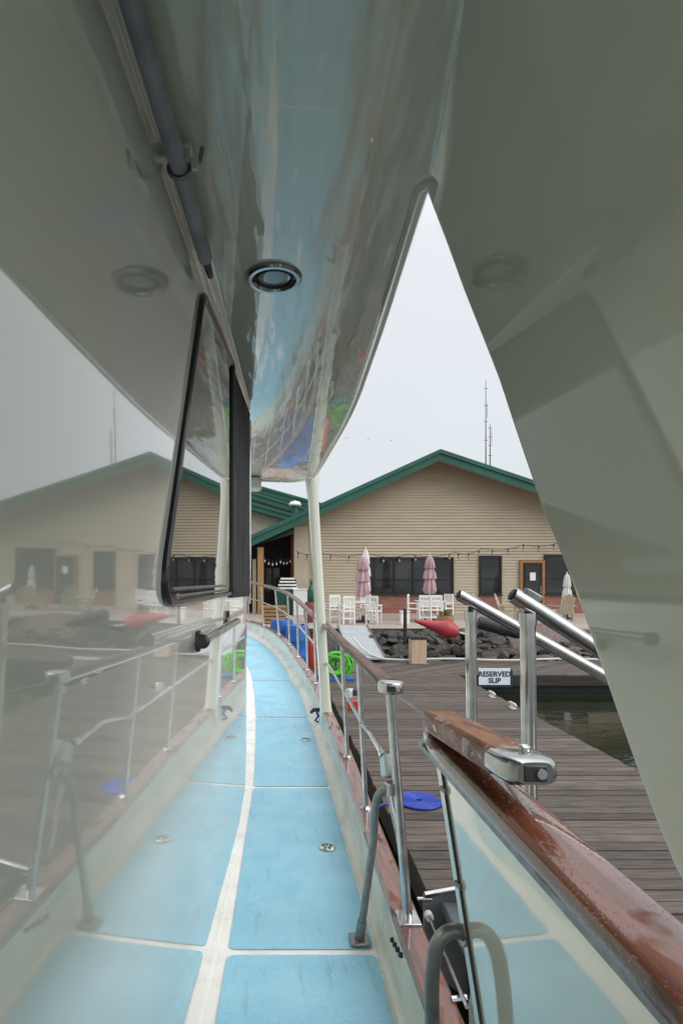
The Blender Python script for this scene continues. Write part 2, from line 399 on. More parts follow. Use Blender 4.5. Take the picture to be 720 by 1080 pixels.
md = w.modifiers.new('solid','SOLIDIFY'); md.thickness = .03; md.offset = 0
for p in w.data.vertices: p.co.x += .015
md = w.modifiers.new('bevel','BEVEL'); md.width = .005; md.segments = 2; md.limit_method='ANGLE'; md.angle_limit = R(50)
bl = [(wing_x(y,SOF)-.004, y, CZ+SOF-.004) for y in frange(-.34,1.17,30)]
MB().tube(bl, .006, 8).build('wing_seam', 'wing', Y)

# deck
rows = []
for y in frange(-1.6, 12.6, 90):
    xl = wallx(min(y,2.9),-1.42)-.03 if y < 2.95 else -3.2
    xr = interp(BLUE,y)[0]+.06
    rows.append([(x, y, deckz(y)) for x in frange(min(xl, xr-.2), xr, 8)])
MB().loft(rows).build('deck', 'deckwhite', Y)
seams = [-1.6, .42, 2.135, 3.79, 5.55, 7.2, 9.6, 12.3]
for a,b in zip(seams, seams[1:]):
    y0, y1 = a+.016, b-.016; rc = .028
    rows = []
    yy = [y0+rc*(1-math.cos(math.pi/2*k/6)) for k in range(6)]+frange(y0+rc, y1-rc, 14)+[y1-rc*(1-math.cos(math.pi/2*k/6)) for k in range(5,-1,-1)]
    for y in yy:
        e = min(y-y0, y1-y); ins = rc-math.sqrt(max(0, rc*rc-(rc-e)**2)) if e < rc else 0
        xl = interp(LEFT,y)[0]+ins; xr = interp(BLUE,y)[0]-ins
        rows.append([(x,y,deckz(y)+.004) for x in frange(xl,xr,8)])
    MB().loft(rows).build('deck_panel', 'deckblue', Y)
for px,py in ((345,895),(322,782)):
    d = 1.42*F/(py-606); c = P(px,py,d); c.z = deckz(d)+.006
    fl = MB().lathe([(.0,.0),(.042,.0),(.042,.004),(.036,.007),(.0,.007)], c, 28, cap=False).build('deck_filler', 'chrome', Y)
    mb = MB()
    for k in range(5):
        a = 2*math.pi*k/5+.3; mb.box(c+Vector((.02*math.cos(a),.02*math.sin(a),.0085)), (.014,.006,.003), rz=a)
    mb.build('filler_slot', 'rubber', fl)

# bulwark (inner face with its cove), hull outside, cap rail
rin, rout = [], []
yy = frange(-1.6, 12.6, 100)
for y in yy:
    xc, zc = cap(y); xb, zb = interp(BLUE,y); zb += CZ
    xi = xc-.040
    row = [(xi, y, zc-.02), (xi-.002, y, zc-.06), (xi-.004, y, zb+.10 if zc-.06 > zb+.10 else zc-.07)]
    xe = xb+.012; r0 = Vector(row[-1])
    for k in range(1,8):
        t = k/7; a = t*math.pi/2
        row.append((r0.x+(xe-r0.x)*(1-math.cos(a)), y, r0.z+(zb+.003-r0.z)*math.sin(a)))
    rin.append(row)
    rout.append([(xc+.036, y, zc-.02), (xc+.03, y, zc-.3), (xc-.02-.02*max(0,y-5), y, zc-.8), (xc-.1-.09*max(0,y-4), y, .0), (xc-.2-.1*max(0,y-4), y, -.4)])
MB().loft(rin).build('bulwark', 'bulwark', Y, ang=60)
MB().loft(rout).build('hull_side', 'hull', Y, ang=60)
stern = [(-1.6)]
MB().loft([[(p[0],-1.6,p[2]) for p in rout[0]], [(-4.5,-1.6,p[2]) for p in rout[0]]]).build('transom', 'hull', Y)
# port side of the hull, mirrored about the centreline x = -2.05
MB().loft([[(-4.1-p[0],p[1],p[2]) for p in r] for r in rout]).build('hull_side', 'hull', Y, ang=60)
rows = []
for y in frange(-1.6, 12.9, 120):
    xc, zc = cap(y)
    prof = [(-.046,-.022),(-.048,-.010),(-.044,.0),(-.036,.006),(.036,.006),(.044,.0),(.048,-.010),(.046,-.022)]
    rows.append([(xc+a, y, zc-.006+b) for a,b in prof])
MB().loft(rows, close=True).build('toe_cap', 'varnish', Y)
# bolts under the cap, near the gate posts
for ys_ in ([1.97+.045*k for k in range(-2,2)], [1.49+.045*k for k in range(-1,3)]):
    for k,y in enumerate(ys_):
        xc, zc = cap(y)
        MB().tube([(xc-.034,y,zc-.058-.012*k),(xc-.052,y,zc-.058-.012*k),(xc-.056,y,zc-.058-.012*k)], [.0085,.0085,.005], 10).build('bolt_head', 'rubber', Y)

# guard rail: wooden handrail on steel stanchions
rows = []
def railprof(x,y,z): return [(x+a,y,z+b) for a,b in ((-.03,-.016),(-.034,-.004),(-.026,.010),(0,.015),(.026,.010),(.034,-.004),(.03,-.016))]
ry = frange(2.0, 12.9, 90)
for y in ry: x,z = rail(y); rows.append(railprof(x,y,z))
hr = MB().loft(rows, close=True).build('handrail', 'oldteak', Y)
MB().tube([(rail(y)[0], y, rail(y)[1]-.026) for y in ry], .0125, 10).build('rail_tube', 'chrome', hr)
SY = [1.98, 2.95, 3.75, 5.35, 6.0, 6.6, 7.3, 8.1, 9.0, 10.1, 11.0, 12.0]
for i,y in enumerate(SY):
    a = Vector((cap(y)[0], y, cap(y)[1])); b = Vector((rail(y)[0], y, rail(y)[1]-.02)); r = .014 if i else .0165
    st = MB().tube([a, b], r, 14).build('stanchion', 'chrome', Y)
    fb = MB().box(a+Vector((0,0,.004)), (.075,.085,.010)) if i == 0 else MB().lathe([(.03,0),(.03,.006),(.018,.016),(.0,.016)], a, 16, cap=False)
    fb.build('foot_plate', 'chrome', st, bevel=.003 if i == 0 else 0)
# second upright close to the gate post
a = Vector((cap(2.08)[0]+.01,2.1,cap(2.08)[1])); 
# end fitting of the handrail at the gate
x,z = rail(1.98)
ft = MB().lathe([(.0,-.028),(.030,-.027),(.041,-.022),(.044,-.014),(.044,.008),(.041,.014),(.030,.018),(.0,.019)], (x,1.965,z), 32, cap=False).build('rail_end_fitting', 'chrome', Y)
MB().box((x-.008,1.9235,z-.003), (.028,.016,.018)).build('socket', 'rubber', ft)
# middle rail
mid = []
for y in frange(2.12, 12.6, 70):
    t = .40 - .12*sst(3.2,2.1,y); xa,za = cap(y); xb,zb = rail(y)
    t = .565
    mid.append((xa+(xb-xa)*t, y, za+(zb-za)*t))
mid[0] = tuple(P(404,797,2.2)); 
mid = [tuple(P(404,797,2.2)), tuple(P(390,773,2.42))] + [q for q in mid if q[1] > 2.85]
MB().tube(mid, .0105, 10).build('middle_rail', 'chrome', Y)
# milky latch box where the middle rail ends, with its strap
c = P(411,808,2.06)
lb = MB().box(c, (.055,.10,.075), rx=R(-25)).build('latch_box', 'clear', Y, bevel=.008)
MB().tube([P(403,795,2.2), P(405,799,2.15)], .017, 12).build('collar', 'chrome', lb)
MB().tube([P(411,826,2.02), P(413,832,2.0)], .015, 12).build('collar', 'chrome', lb)
MB().tube([P(407,826,2.1), P(412,850,2.12), P(419,880,2.16), P(424,915,2.2)], .008, 8).build('strap', 'rope', lb)
# small clamp fixture on the rail between the stanchions
c = P(370,731,3.4)
cf = MB().box(c, (.05,.05,.05), rz=.4).build('rail_clamp', 'whiteplastic', Y, bevel=.006)
MB().box(c+Vector((.022,-.016,.008)), (.03,.04,.035), rz=.4).build('clamp_jaw', 'rubber', cf, bevel=.004)

# grab loop on the forward gate post
def bez(p0,p1,p2,p3,n=16):
    return [p0*(1-t)**3+p1*3*t*(1-t)**2+p2*3*t*t*(1-t)+p3*t**3 for t in frange(0,1,n)]
f0 = P(379,993,2.19); f0.z = deckz(2.19)+.01
top = P(413,831,1.985)
pA = P(393,892,2.13)
pts_ = [f0, f0+(pA-f0)*.35, f0+(pA-f0)*.7]+bez(pA, pA+(pA-f0)*.28, top+Vector((-.075,.02,-.006)), top)
gl = MB().tube(pts_, .0145, 14).build('grab_loop', 'dullsteel', Y)
MB().box(f0+Vector((0,0,.005)), (.075,.075,.012)).build('loop_foot', 'dullsteel', gl, bevel=.004)
MB().tube([f0+Vector((0,0,.01)), f0+(pA-f0)*.22], .0185, 14).build('loop_socket', 'dullsteel', gl)
MB().lathe([(.0,-.02),(.021,-.02),(.021,.02),(.0,.02)], top, 14, cap=False).build('clamp', 'chrome', gl)
# black and blue cleat line on the bulwark
c = P(333,752,5.3)
cl = MB().tube([c+Vector((-.05,0,.0)), c+Vector((-.02,0,.03)), c+Vector((.03,.0,.03)), c+Vector((.06,0,.005))], [.012,.02,.02,.012], 10).build('side_cleat', 'rubber', Y)
MB().tube([c+Vector((.0,-.03,.03)), c+Vector((.02,-.035,-.02)), c+Vector((-.01,-.04,-.06)), c+Vector((.03,-.04,-.08))], .011, 8).build('cleat_line', 'bluehose', cl)

# corner pillar under the overhang
pb = P(344,757,4.98); pt = P(328.5,500,5.0)
rows = []
for t in frange(-.03,1.02,26):
    c = pb+(pt-pb)*t; wx = .046+(.018*sst(.9,1.0,t))+.012*sst(.08,.0,t); wy = .07
    rows.append([(c.x+wx*math.copysign(abs(math.cos(a))**.6,math.cos(a)), c.y+wy*math.copysign(abs(math.sin(a))**.6,math.sin(a)), c.z) for a in frange(0,2*math.pi*23/24,24)])
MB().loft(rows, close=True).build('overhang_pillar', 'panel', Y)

# cabin windows laid out on the wall
def on_wall(px, py, off=0):
    k = (px-284)/F; d = 1.5
    for _ in range(40):
        z = (606-py)*d/F; d = d + .5*((wallx(d,z)+off)/k - d)
    return Vector((wallx(d,(606-py)*d/F)+off, d, CZ+(606-py)*d/F))
def roundpoly(pts, rad):
    out = []; n = len(pts)
    for i in range(n):
        a,b,c = pts[i-1],pts[i],pts[(i+1)%n]; r = rad[i]
        u = (a-b); v = (c-b); lu, lv = u.length, v.length; r_ = min(r, lu*.45, lv*.45)
        p0 = b+u/lu*r_; p1 = b+v/lv*r_
        for t in frange(0,1,8): out.append(p0*(1-t)**2+b*2*t*(1-t)+p1*t*t)
    return out
W0 = on_wall(163,643); W1 = on_wall(212,304); W2 = on_wall(245.5,384); W3 = on_wall(246,627)
outer = roundpoly([W0,W1,W2,W3], [.13,.05,.05,.03])
cen = sum(outer, Vector())/len(outer)
def shrink(poly, m):
    out = []
    for p in poly:
        v = cen-p; v.x = 0; out.append(p+v.normalized()*m)
    return out
def snap(poly, off): return [Vector((wallx(p.y,p.z-CZ)+off, p.y, p.z)) for p in poly]
win = MB()
rings = [snap(outer,-.01), snap(outer,.008), snap(shrink(outer,.006),.012), snap(shrink(outer,.020),.012), snap(shrink(outer,.026),.004), snap(shrink(outer,.03),-.012)]
nn = len(outer)
win.add([p for r in rings for p in r], [(i*nn+j, i*nn+(j+1)%nn, (i+1)*nn+(j+1)%nn, (i+1)*nn+j) for i in range(len(rings)-1) for j in range(nn)])
wo = win.build('cabin_window', 'blackframe', Y, ang=40)
g = snap(shrink(outer,.022), .006)
MB().add(g, [tuple(range(len(g)))]).build('window_glass', 'darkglass', wo)
for qa,qb in (((181,621.5),(238,617.5)),((183,629.5),(238,622))):   # sill ribs of the frame
    a = on_wall(*qa, .004); b = on_wall(*qb, .004)
    rb = [Vector((wallx(a.y+(b.y-a.y)*t, a.z+(b.z-a.z)*t-CZ)+.005, a.y+(b.y-a.y)*t, a.z+(b.z-a.z)*t)) for t in frange(0,1,12)]
    MB().tube(rb, .0045, 8).build('sill_rib', 'dullsteel', wo)
# second window under a black canvas cover, standing proud
C0 = on_wall(244.5,628,.012); C1 = on_wall(244.5,382,.012)
yc1 = 2.93
c2z = CZ+(606-440)*3.03/F; c3z = CZ+(606-626)*3.03/F
def canvas_row(z0, t):
    pass
rows = []
for t in frange(0,1,24):
    yA = C0.y+(C1.y-C0.y)*0; y_ = C0.y+.02+(yc1-C0.y-.02)*t
    ztop = C1.z+(c2z-C1.z)*t; zbot = C0.z+(c3z-C0.z)*t
    rows.append([(wallx(y_, z-CZ)+o, y_, z) for z,o in [(zbot-.01,-.01),(zbot-.01,.008),(zbot+.01,.016)]+[(zbot+(ztop-zbot)*s, .013+(.003*math.sin(s*9+t*7)+.003*math.sin(t*23))*sst(0,.2,t)) for s in frange(.05,.95,14)]+[(ztop-.01,.014),(ztop,.008),(ztop,-.01)]])
MB().loft(rows, close=False).build('window_cover', 'canvas', Y)
MB().add(rows[0], [tuple(range(len(rows[0])))]).build('cover_hem', 'canvas', Y)
tr = [Vector((wallx(2.95, z)+.010, 2.95, CZ+z)) for z in frange(-.15,.8,10)]
MB().tube(tr, .008, 8).build('cover_track', 'chrome', Y)

# steel grab bar on the cabin wall
A = on_wall(207,676); B = on_wall(239,652)
off = Vector((.065,0,0))
a0 = on_wall(214.5,676,.06); b0 = on_wall(250,655,.05)
gb = MB().tube([a0, b0], .012, 14).build('grab_bar', 'chrome', Y)
MB().lathe([(.0,-.010),(.010,-.010),(.0155,-.005),(.0155,.005),(.010,.010),(.0,.010)], a0+Vector((0,-.012,0)), 20, m=Matrix.Rotation(R(80),3,'X'), cap=False).build('end_knob', 'rubber', gb)
for q,e in ((A,a0),(B,a0+(b0-a0)*.72)):
    MB().box(q+Vector((.006,0,0)), (.010,.03,.055)).build('bar_bracket', 'rubber', gb, bevel=.003)
    MB().tube([q+Vector((.006,0,0)), e], .006, 8).build('standoff', 'dullsteel', gb)

# awning pole under the soffit and its hook
p0 = Vector((-.215,.30,CZ+.80)); p1 = P(216.5,272,1.44); p1.z = CZ+.80
dirp = (p1-p0).normalized()
ap = MB().tube([p0, p0+(p1-p0)*.5, p1], .0175, 18).build('awning_pole', 'greytube', Y)
MB().tube([p1, p1+dirp*.05, p1+dirp*.085, p1+dirp*.09], [.011,.010,.008,.004], 12).build('pole_tip', 'rubber', ap)
hk = p0+dirp*((1.12-p0.y)/dirp.y)
ring = [hk+Vector((.021*math.cos(t),.0,.021*math.sin(t))) for t in frange(R(-200),R(20),14)]
h = MB().tube(ring+[hk+Vector((.04,.0,.012)), hk+Vector((.045,0,.04))], .0045, 8).build('pole_hook', 'dullsteel', Y)
MB().box(hk+Vector((.031,-.004,.004)), (.014,.010,.022)).build('hook_tab', 'white', h, bevel=.002)
MB().box(hk+Vector((0,0,.036)), (.05,.03,.01)).build('hook_base', 'wing', h, bevel=.003)

# recessed downlight
c = Vector((5*1.625/F, 1.625, CZ+SOF))
dl = MB().lathe([(.080,.004),(.080,-.006),(.074,-.012),(.064,-.012),(.058,-.002),(.052,.004)], c, 48, cap=False).build('downlight', 'bezel', Y)
MB().lathe([(.0575,-.004),(.049,-.010),(.046,-.003)], c, 48, cap=False).build('gasket_ring', 'rubber', dl)
MB().lathe([(.0,-.002),(.03,-.003),(.047,-.001)], c, 40, cap=False).build('lamp_lens', 'lens', dl)

# high bulwark aft of the gate: panel, trim strip, cap and folded gate rail
PT = lambda z: .405+(-.41-z)*.05
PE = lambda z: 1.40-(-.41-z)*.42     # raked front edge
rows = []
for t in frange(0, 1, 20):
    rows.append([(PT(z), -1.6+t*(PE(z)-.045+1.6), CZ+z) for z in frange(-.405,-1.5,14)])
MB().loft(rows).build('bulwark_panel', 'panel', Y)
rows = []
for e in (-.038,0): rows.append([(PT(z)-.004, PE(z)+e, CZ+z) for z in frange(-.405,-1.5,14)]+[(PT(z)+.06, PE(z)+e, CZ+z) for z in frange(-1.5,-.405,14)])
MB().loft(rows, close=True).build('panel_trim', 'hull', Y)
MB().tube([(PT(z)-.002, PE(z)-.042, CZ+z) for z in frange(-.41,-1.5,12)], .004, 8).build('panel_gasket', 'rubber', Y)
for z in (-.50,-.68,-1.02):
    MB().tube([(PT(z)-.007,PE(z)-.030,CZ+z),(PT(z)-.002,PE(z)-.052,CZ+z)], .0065, 10).build('panel_hinge', 'dullsteel', Y)
rows = []
for y in frange(-1.6, 1.42, 30):
    e = .012*sst(1.40,1.42,y)
    prof = [(.372,-.418),(.368,-.405),(.372,-.392),(.384,-.384),(.452,-.384),(.464,-.392),(.468,-.405),(.464,-.418)]
    rows.append([(x+(e if x < .41 else -e), y, CZ+z) for x,z in prof])
MB().loft(rows, close=True).build('bulwark_cap', 'varnish', Y)
rows = []
for y in frange(-1.6, 1.43, 30):
    rows.append([(x,y,CZ+z) for x,z in ((.374,-.431),(.374,-.419),(.468,-.419),(.468,-.431))])
MB().loft(rows, close=True).build('cap_underlay', 'dullsteel', Y)
# folded gate rail: far end low, near end raised on its hinge
def gp(x, y, dz):   # local frame along the gate rail
    t = (1.41-y)/.47
    return (x+.004*t, y, CZ-.383+.014+.040*t+dz)
rows = []
for y in [1.41,1.405]+frange(1.395,.985,10):
    e = .012 if y > 1.408 else (.004 if y > 1.402 else 0)
    rows.append([gp(x,y,z) for x,z in ((.378+e,-.012),(.374+e,.0),(.376+e,.026-e/2),(.386,.034-e/2),(.446,.034-e/2),(.456-e,.026-e/2),(.458-e,.0),(.454-e,-.012))])
gr = MB().loft(rows, close=True).build('gate_rail', 'gateteak', Y)
rows = []
for y,k in ((.990,1.0),(.955,1.02),(.935,1.0),(.918,.93),(.906,.80),(.900,.62)):
    cx = .416
    rows.append([gp(cx+.046*k*math.copysign(abs(math.cos(a))**.55,math.cos(a)), y, .011+.0235*k**.6*math.copysign(abs(math.sin(a))**.6,math.sin(a))) for a in frange(0,2*math.pi*27/28,28)])
gh = MB().loft(rows, close=True).build('gate_hinge', 'chrome', gr)
MB().box(gp(.416,.905,.011), (.036,.016,.026)).build('hinge_slot', 'rubber', gr, bevel=.002)
MB().tube([gp(.424,.900,.011), gp(.424,.893,.011)], [.010,.008], 14).build('hinge_pin', 'chrome', gr)
MB().lathe([(.0,0),(.010,0),(.010,.006),(.004,.010),(.0,.010)], gp(.424,.955,.036), 14, cap=False).build('hinge_bolt', 'chrome', gr)
MB().box(gp(.420,.985,-.020), (.03,.03,.014)).build('hinge_block', 'rubber', gr, bevel=.003)
MB().tube([gp(.386,1.40,.02), (x_:=rail(1.98)[0], 1.93, CZ-.40)], .0018, 6).build('gate_lanyard', 'dullsteel', gr)
# grab loop on the aft gate post
q = P(491,985,1.235)
pts_ = [P(457,1150,1.235), P(455,1060,1.235), P(455,1040,1.235)]+bez(P(456,1022,1.235), P(458,985,1.235), P(474,976,1.235), q)
gl2 = MB().tube(pts_, .016, 16).build('grab_loop', 'dullsteel', Y)
MB().tube([q+Vector((-.008,0,0)), q+Vector((.012,0,-.004))], .024, 16).build('loop_flange', 'dullsteel', gl2)

# ================================================================== BOARDING STAIRS
S = thing('boarding_stairs', 'grey dock boarding stairs with two sloping polished handrails beside the yacht gate', 'boarding stairs', (1.2,1.9,.45))
D1, D2 = 2.2, 1.6
for d,(ax,ay),(bx,by),(cx,cy) in ((D1,(483,627),(748,775),(496,642)), (D2,(540,627),(885,848),(556,642))):
    a = P(ax,ay,d); b = P(bx,by,d); c = P(cx,cy,d)
    hrr = .023
    t = MB().tube([a, b], hrr, 18).build('stair_handrail', 'chrome', S)
    u = (a-b).normalized()
    MB().tube([a+u*.001, a-u*.02], .0185, 16).build('end_plug', 'rubber', t)
    MB().tube([a+u*.003, a+u*.0035], [.017,.016], 16).build('end_bore', 'rubber', t)
    po = MB().tube([c+Vector((0,0,-.02)), Vector((c.x+.02, c.y, .62))], .021, 16).build('stair_post', 'chrome', S)
    MB().tube([c+Vector((0,0,-.045)), c+Vector((0,0,-.012))], .0245, 16).build('post_collar', 'chrome', po)
    MB().tube([c+Vector((0,0,-.015)), c+Vector((0,0,.035))], .010, 10).build('post_pin', 'rubber', po)
    MB().box(c+Vector((.012,0,.035)), (.05,.028,.026), ry=R(30)).build('rail_saddle', 'dullsteel', po, bevel=.004)
    b2 = b+Vector((.0,0,-.03))
    MB().tube([b+(a-b)*.02, Vector((b.x, b.y, .48))], .021, 14).build('stair_post', 'chrome', S)
for k in range(5):
    x = .66+.235*k; z = CZ-1.27-.235*k
    MB().box((x+.13, 1.9, z), (.27,.56,.035)).build('tread', 'greyplate', S, bevel=.008)
for d in (1.59, 2.20):
    pl = [(.60,d,CZ-1.24),(.80,d,CZ-1.20),(2.05,d,CZ-2.36),(2.05,d,.46),(1.75,d,.46),(.60,d,CZ-1.52)]
    s_ = MB().prism(pl, (0,.03,0)).build('stringer', 'greyplate', S, bevel=.005)
    MB().tube([(.60,d-.004,CZ-1.235),(.80,d-.004,CZ-1.195),(2.05,d-.004,CZ-2.355)], .011, 10).build('edge_rod', 'chrome', s_)
MB().tube([P(452,966,2.15), P(492,1062,1.5)], .0055, 10).build('frame_rod', 'chrome', S)
MB().lathe([(.0,-.012),(.016,-.012),(.016,.012),(.0,.012)], P(452,966,2.16), 14, m=Matrix.Rotation(R(90),3,'X'), cap=False).build('rod_boss', 'whiteplastic', S)
MB().tube([P(440,948,2.2), P(455,948,2.2)], .007, 8).build('cross_pin', 'chrome', S)
MB().tube([P(476,1054,1.6), P(492,1052,1.6)], .009, 8).build('cross_pin', 'chrome', S)
for k in range(2):   # slim legs to the dock
    MB().tube([(.78,1.6+.6*k,CZ-1.25),(1.25,1.6+.6*k,.46)], .018, 10).build('stair_leg', 'chrome', S)

# ================================================================== SETTING
def plane(name, x0,x1,y0,y1,z,m,label=None):
    o = MB().add([(x0,y0,z),(x1,y0,z),(x1,y1,z),(x0,y1,z)], [(0,1,2,3)]).build(name, m, smooth=False)
    o['kind'] = 'structure'; return o
plane('water', -600,600,-600,17.5,0,'water')
PZ = CZ-1.76; DZ = .45
# ground sheet reaching the horizon, with a bank down to the water
rows = []
for x in frange(-60,60,121):
    r = []
    for y,z in ((15.0,-.6),(15.7,.15),(16.6,.50),(17.5,.82),(18.35,PZ-.06),(18.5,PZ-.02)):
        r.append((x, y+.15*math.sin(x*1.7), z+.05*math.sin(x*3.1+y)))
    rows.append(r)
tag(MB().loft(rows).build('bank', 'mud'), kind='structure')
gnd = MB().add([(-900,18.4,PZ-.05),(900,18.4,PZ-.05),(900,1500,PZ-.05),(-900,1500,PZ-.05)], [(0,1,2,3)]).build('ground', 'ground', smooth=False); gnd['kind'] = 'structure'
mb = MB()
mb.box((6, 22.3, PZ-.03), (44, 7.6, .06))
pa = mb.build('patio', 'patio', smooth=False); pa['kind'] = 'structure'
pe = MB().box((4.1,18.44,PZ-.10), (6.4,.12,.22)).box((-2.5,18.42,PZ-.12),(5.0,.12,.24)).build('patio_edging', 'dockside', smooth=False); pe['kind'] = 'structure'

# docks: boards of real geometry, each with a gap
def dock(name, label, x0,x1,y0,y1, diag=False):
    d = thing(name, label, 'dock', ((x0+x1)/2,(y0+y1)/2,DZ))
    mb = MB(); w = .145; n = int((y1-y0)/(w+.009))
    if not diag:
        for k in range(n):
            y = y0+(k+.5)*(y1-y0)/n
            mb.box(((x0+x1)/2+random.uniform(-.012,.012), y, DZ-.02+random.uniform(-.003,.003)), (x1-x0, (y1-y0)/n-.015, .04), rz=random.uniform(-.0015,.0015))
    else:
        k = x0-3
        while k < x1+1:
            # board at 45 degrees clipped to the rectangle
            poly = [(k,y0),(k+.20,y0),(k+.20+(y1-y0)*1.3,y1),(k+(y1-y0)*1.3,y1)]
            lo, hi = x0, x1
            if poly[2][0] > lo and poly[0][0] < hi:
                pts = [(min(max(px,lo),hi), py, DZ-.04) for px,py in poly]
                if pts[1][0]-pts[0][0] > .02 or pts[2][0]-pts[3][0] > .02:
                    mb.prism(pts, (0,0,.04+random.uniform(-.003,.003)))
            k += .214
    mb.build('decking', 'dock', d, smooth=False)
    MB().box((x0+.05,(y0+y1)/2,DZ-.15), (.09,y1-y0-.02,.21)).box((x1-.05,(y0+y1)/2,DZ-.15), (.09,y1-y0-.02,.21)).box(((x0+x1)/2,y0+.05,DZ-.15),(x1-x0-.22,.09,.21)).box(((x0+x1)/2,y1-.05,DZ-.15),(x1-x0-.22,.09,.21)).build('fascia', 'dockside', d, smooth=False)
    MB().box(((x0+x1)/2,(y0+y1)/2,DZ-.32), (x1-x0-.5,y1-y0-.4,.34)).build('float', 'black', d, smooth=False)
    return d
dock('finger_dock', 'weathered grey plank finger dock running beside the yacht', 1.2,4.5,-4,13.58)
dock('cross_dock', 'walkway dock of slanting grey planks in front of the rocks', -9,26,13.6,15.75, True)

# low white hose along the dock edge
pts_ = [P(372,672,16.6), P(382,684,15.9), P(392,691,15.6), P(405,695,15.5)]+[P(px,695.5+.8*math.sin(px*.05),15.45) for px in range(425,760,12)]
o = MB().tube(pts_, .028, 8).build('water_pipe', 'rope'); tag(o, 'white water pipe running along the foot of the rocks', 'pipe')

# riprap boulders: eight shapes, many copies
shapes = []
for k in range(9):
    bm = bmesh.new(); bmesh.ops.create_icosphere(bm, subdivisions=3, radius=1)
    sx,sy,sz = random.uniform(.75,1.25),random.uniform(.7,1.1),random.uniform(.5,.8)
    dirs = [(Vector((random.gauss(0,1),random.gauss(0,1),random.gauss(0,1))).normalized(), random.uniform(.42,.8)) for _ in range(10)]
    for v in bm.verts:
        p = v.co.copy()
        for dn,h in dirs:
            e = p.dot(dn)-h
            if e > 0: p -= dn*e*.93
        p *= 1+.03*math.sin(p.x*9+k)+.03*math.sin(p.y*11-k)
        v.co = Vector((p.x*sx,p.y*sy,p.z*sz))
    me = bpy.data.meshes.new('boulder'); bm.to_mesh(me); bm.free()
    me.materials.append(M['rock'] if k % 3 else M['rockbrown'])
    me.polygons.foreach_set('use_smooth', [True]*len(me.polygons)); me.set_sharp_from_angle(angle=R(28))
    shapes.append(me)
def bank_z(y): return interp([(15.0,-.6),(15.7,.15),(16.6,.50),(17.5,.82),(18.35,PZ-.06)], y)[0]
cnt = 0
for row,(yb,sz) in enumerate(((15.9,.24),(16.2,.23),(16.55,.25),(16.9,.24),(17.3,.22),(17.7,.21),(18.05,.17))):
    x = 2.9 if row < 6 else 3
    while x < 10.6 and cnt < 280:
        s = sz*random.choice((.55,.7,.85,1,1.15,1.35)); x += s*1.25
        if row >= 5 and 7.2 < x < 8.9 and random.random() < .5: continue
        o = bpy.data.objects.new('boulder', random.choice(shapes)); COL.objects.link(o)
        yy_ = yb+random.uniform(-.15,.15)
        o.location = (x+random.uniform(-.05,.05), yy_, bank_z(yy_)+s*.25); o.scale = (s,s,s*random.uniform(.85,1.15))
        o.rotation_euler = (random.uniform(-.5,.5),random.uniform(-.5,.5),random.uniform(0,6.3))
        tag(o, 'dark basalt boulder in the bank below the patio', 'rock', 'riprap boulders below the patio'); cnt += 1
gv = MB()
gr_rows = []
for x in frange(7.3,9.6,18):
    gr_rows.append([(x, y, bank_z(min(y,18.3))+.10+.16*math.sin((x-7.3)/2.3*math.pi)*sst(16.6,17.4,y)+random.uniform(-.025,.025)) for y in frange(16.7,18.4,14)])
tag(MB().loft(gr_rows).build('gravel', 'gravel'), 'patch of reddish gravel among the rocks', 'gravel', kind='stuff')

# gangway from patio to dock
G = thing('gangway', 'pale grey gangway sloping from patio to dock', 'gangway', (2.6,17,.8))
a0,a1 = P(356,662,18.7),P(387,662,18.7); 
b0_,b1_ = Vector((a0.x-.05,15.5,DZ+.08)), Vector((a1.x-.05,15.5,DZ+.08))
a0.z = a1.z = PZ+.03
MB().prism([b0_,b1_,a1,a0], (0,0,.05)).build('ramp_deck', 'ramp', G, smooth=False)
for p,q in ((a0,b0_),(a1,b1_)): MB().tube([p+Vector((0,0,.06)),q+Vector((0,0,.06))], .03, 8).build('ramp_edge', 'dullsteel', G)

# power pedestal, posts
def boxthing(name, label, cat, loc, parts):
    t = thing(name, label, cat, loc)
    for n_,m_,c_,s_,bv in parts: MB().box(Vector(loc)+Vector(c_), s_).build(n_, m_, t, bevel=bv)
    return t
c = P(440,698,15.4); c.z = DZ
boxthing('power_pedestal', 'tan wooden power pedestal with black lid on the dock', 'pedestal', c, [('body','pedestal',(0,0,.33),(.40,.36,.66),.01),('lid','black',(0,0,.705),(.44,.40,.09),.02),('base_plate','dullsteel',(0,0,.012),(.52,.46,.024),.004)])
c = P(427,672,17.4)
o = MB().tube([c+Vector((0,0,-.3)), c+Vector((0,0,.86))], [.06,.055], 10).build('timber_post', 'dockside'); tag(o, 'thin dark timber post standing behind the tan pedestal', 'post')
c = P(426.5,655,20.0); c.z = PZ
boxthing('utility_box', 'white utility box on the patio edge between the two table sets', 'utility box', c, [('body','white',(0,0,.22),(.30,.25,.44),.01),('lid','white',(0,0,.46),(.34,.29,.04),.008)])

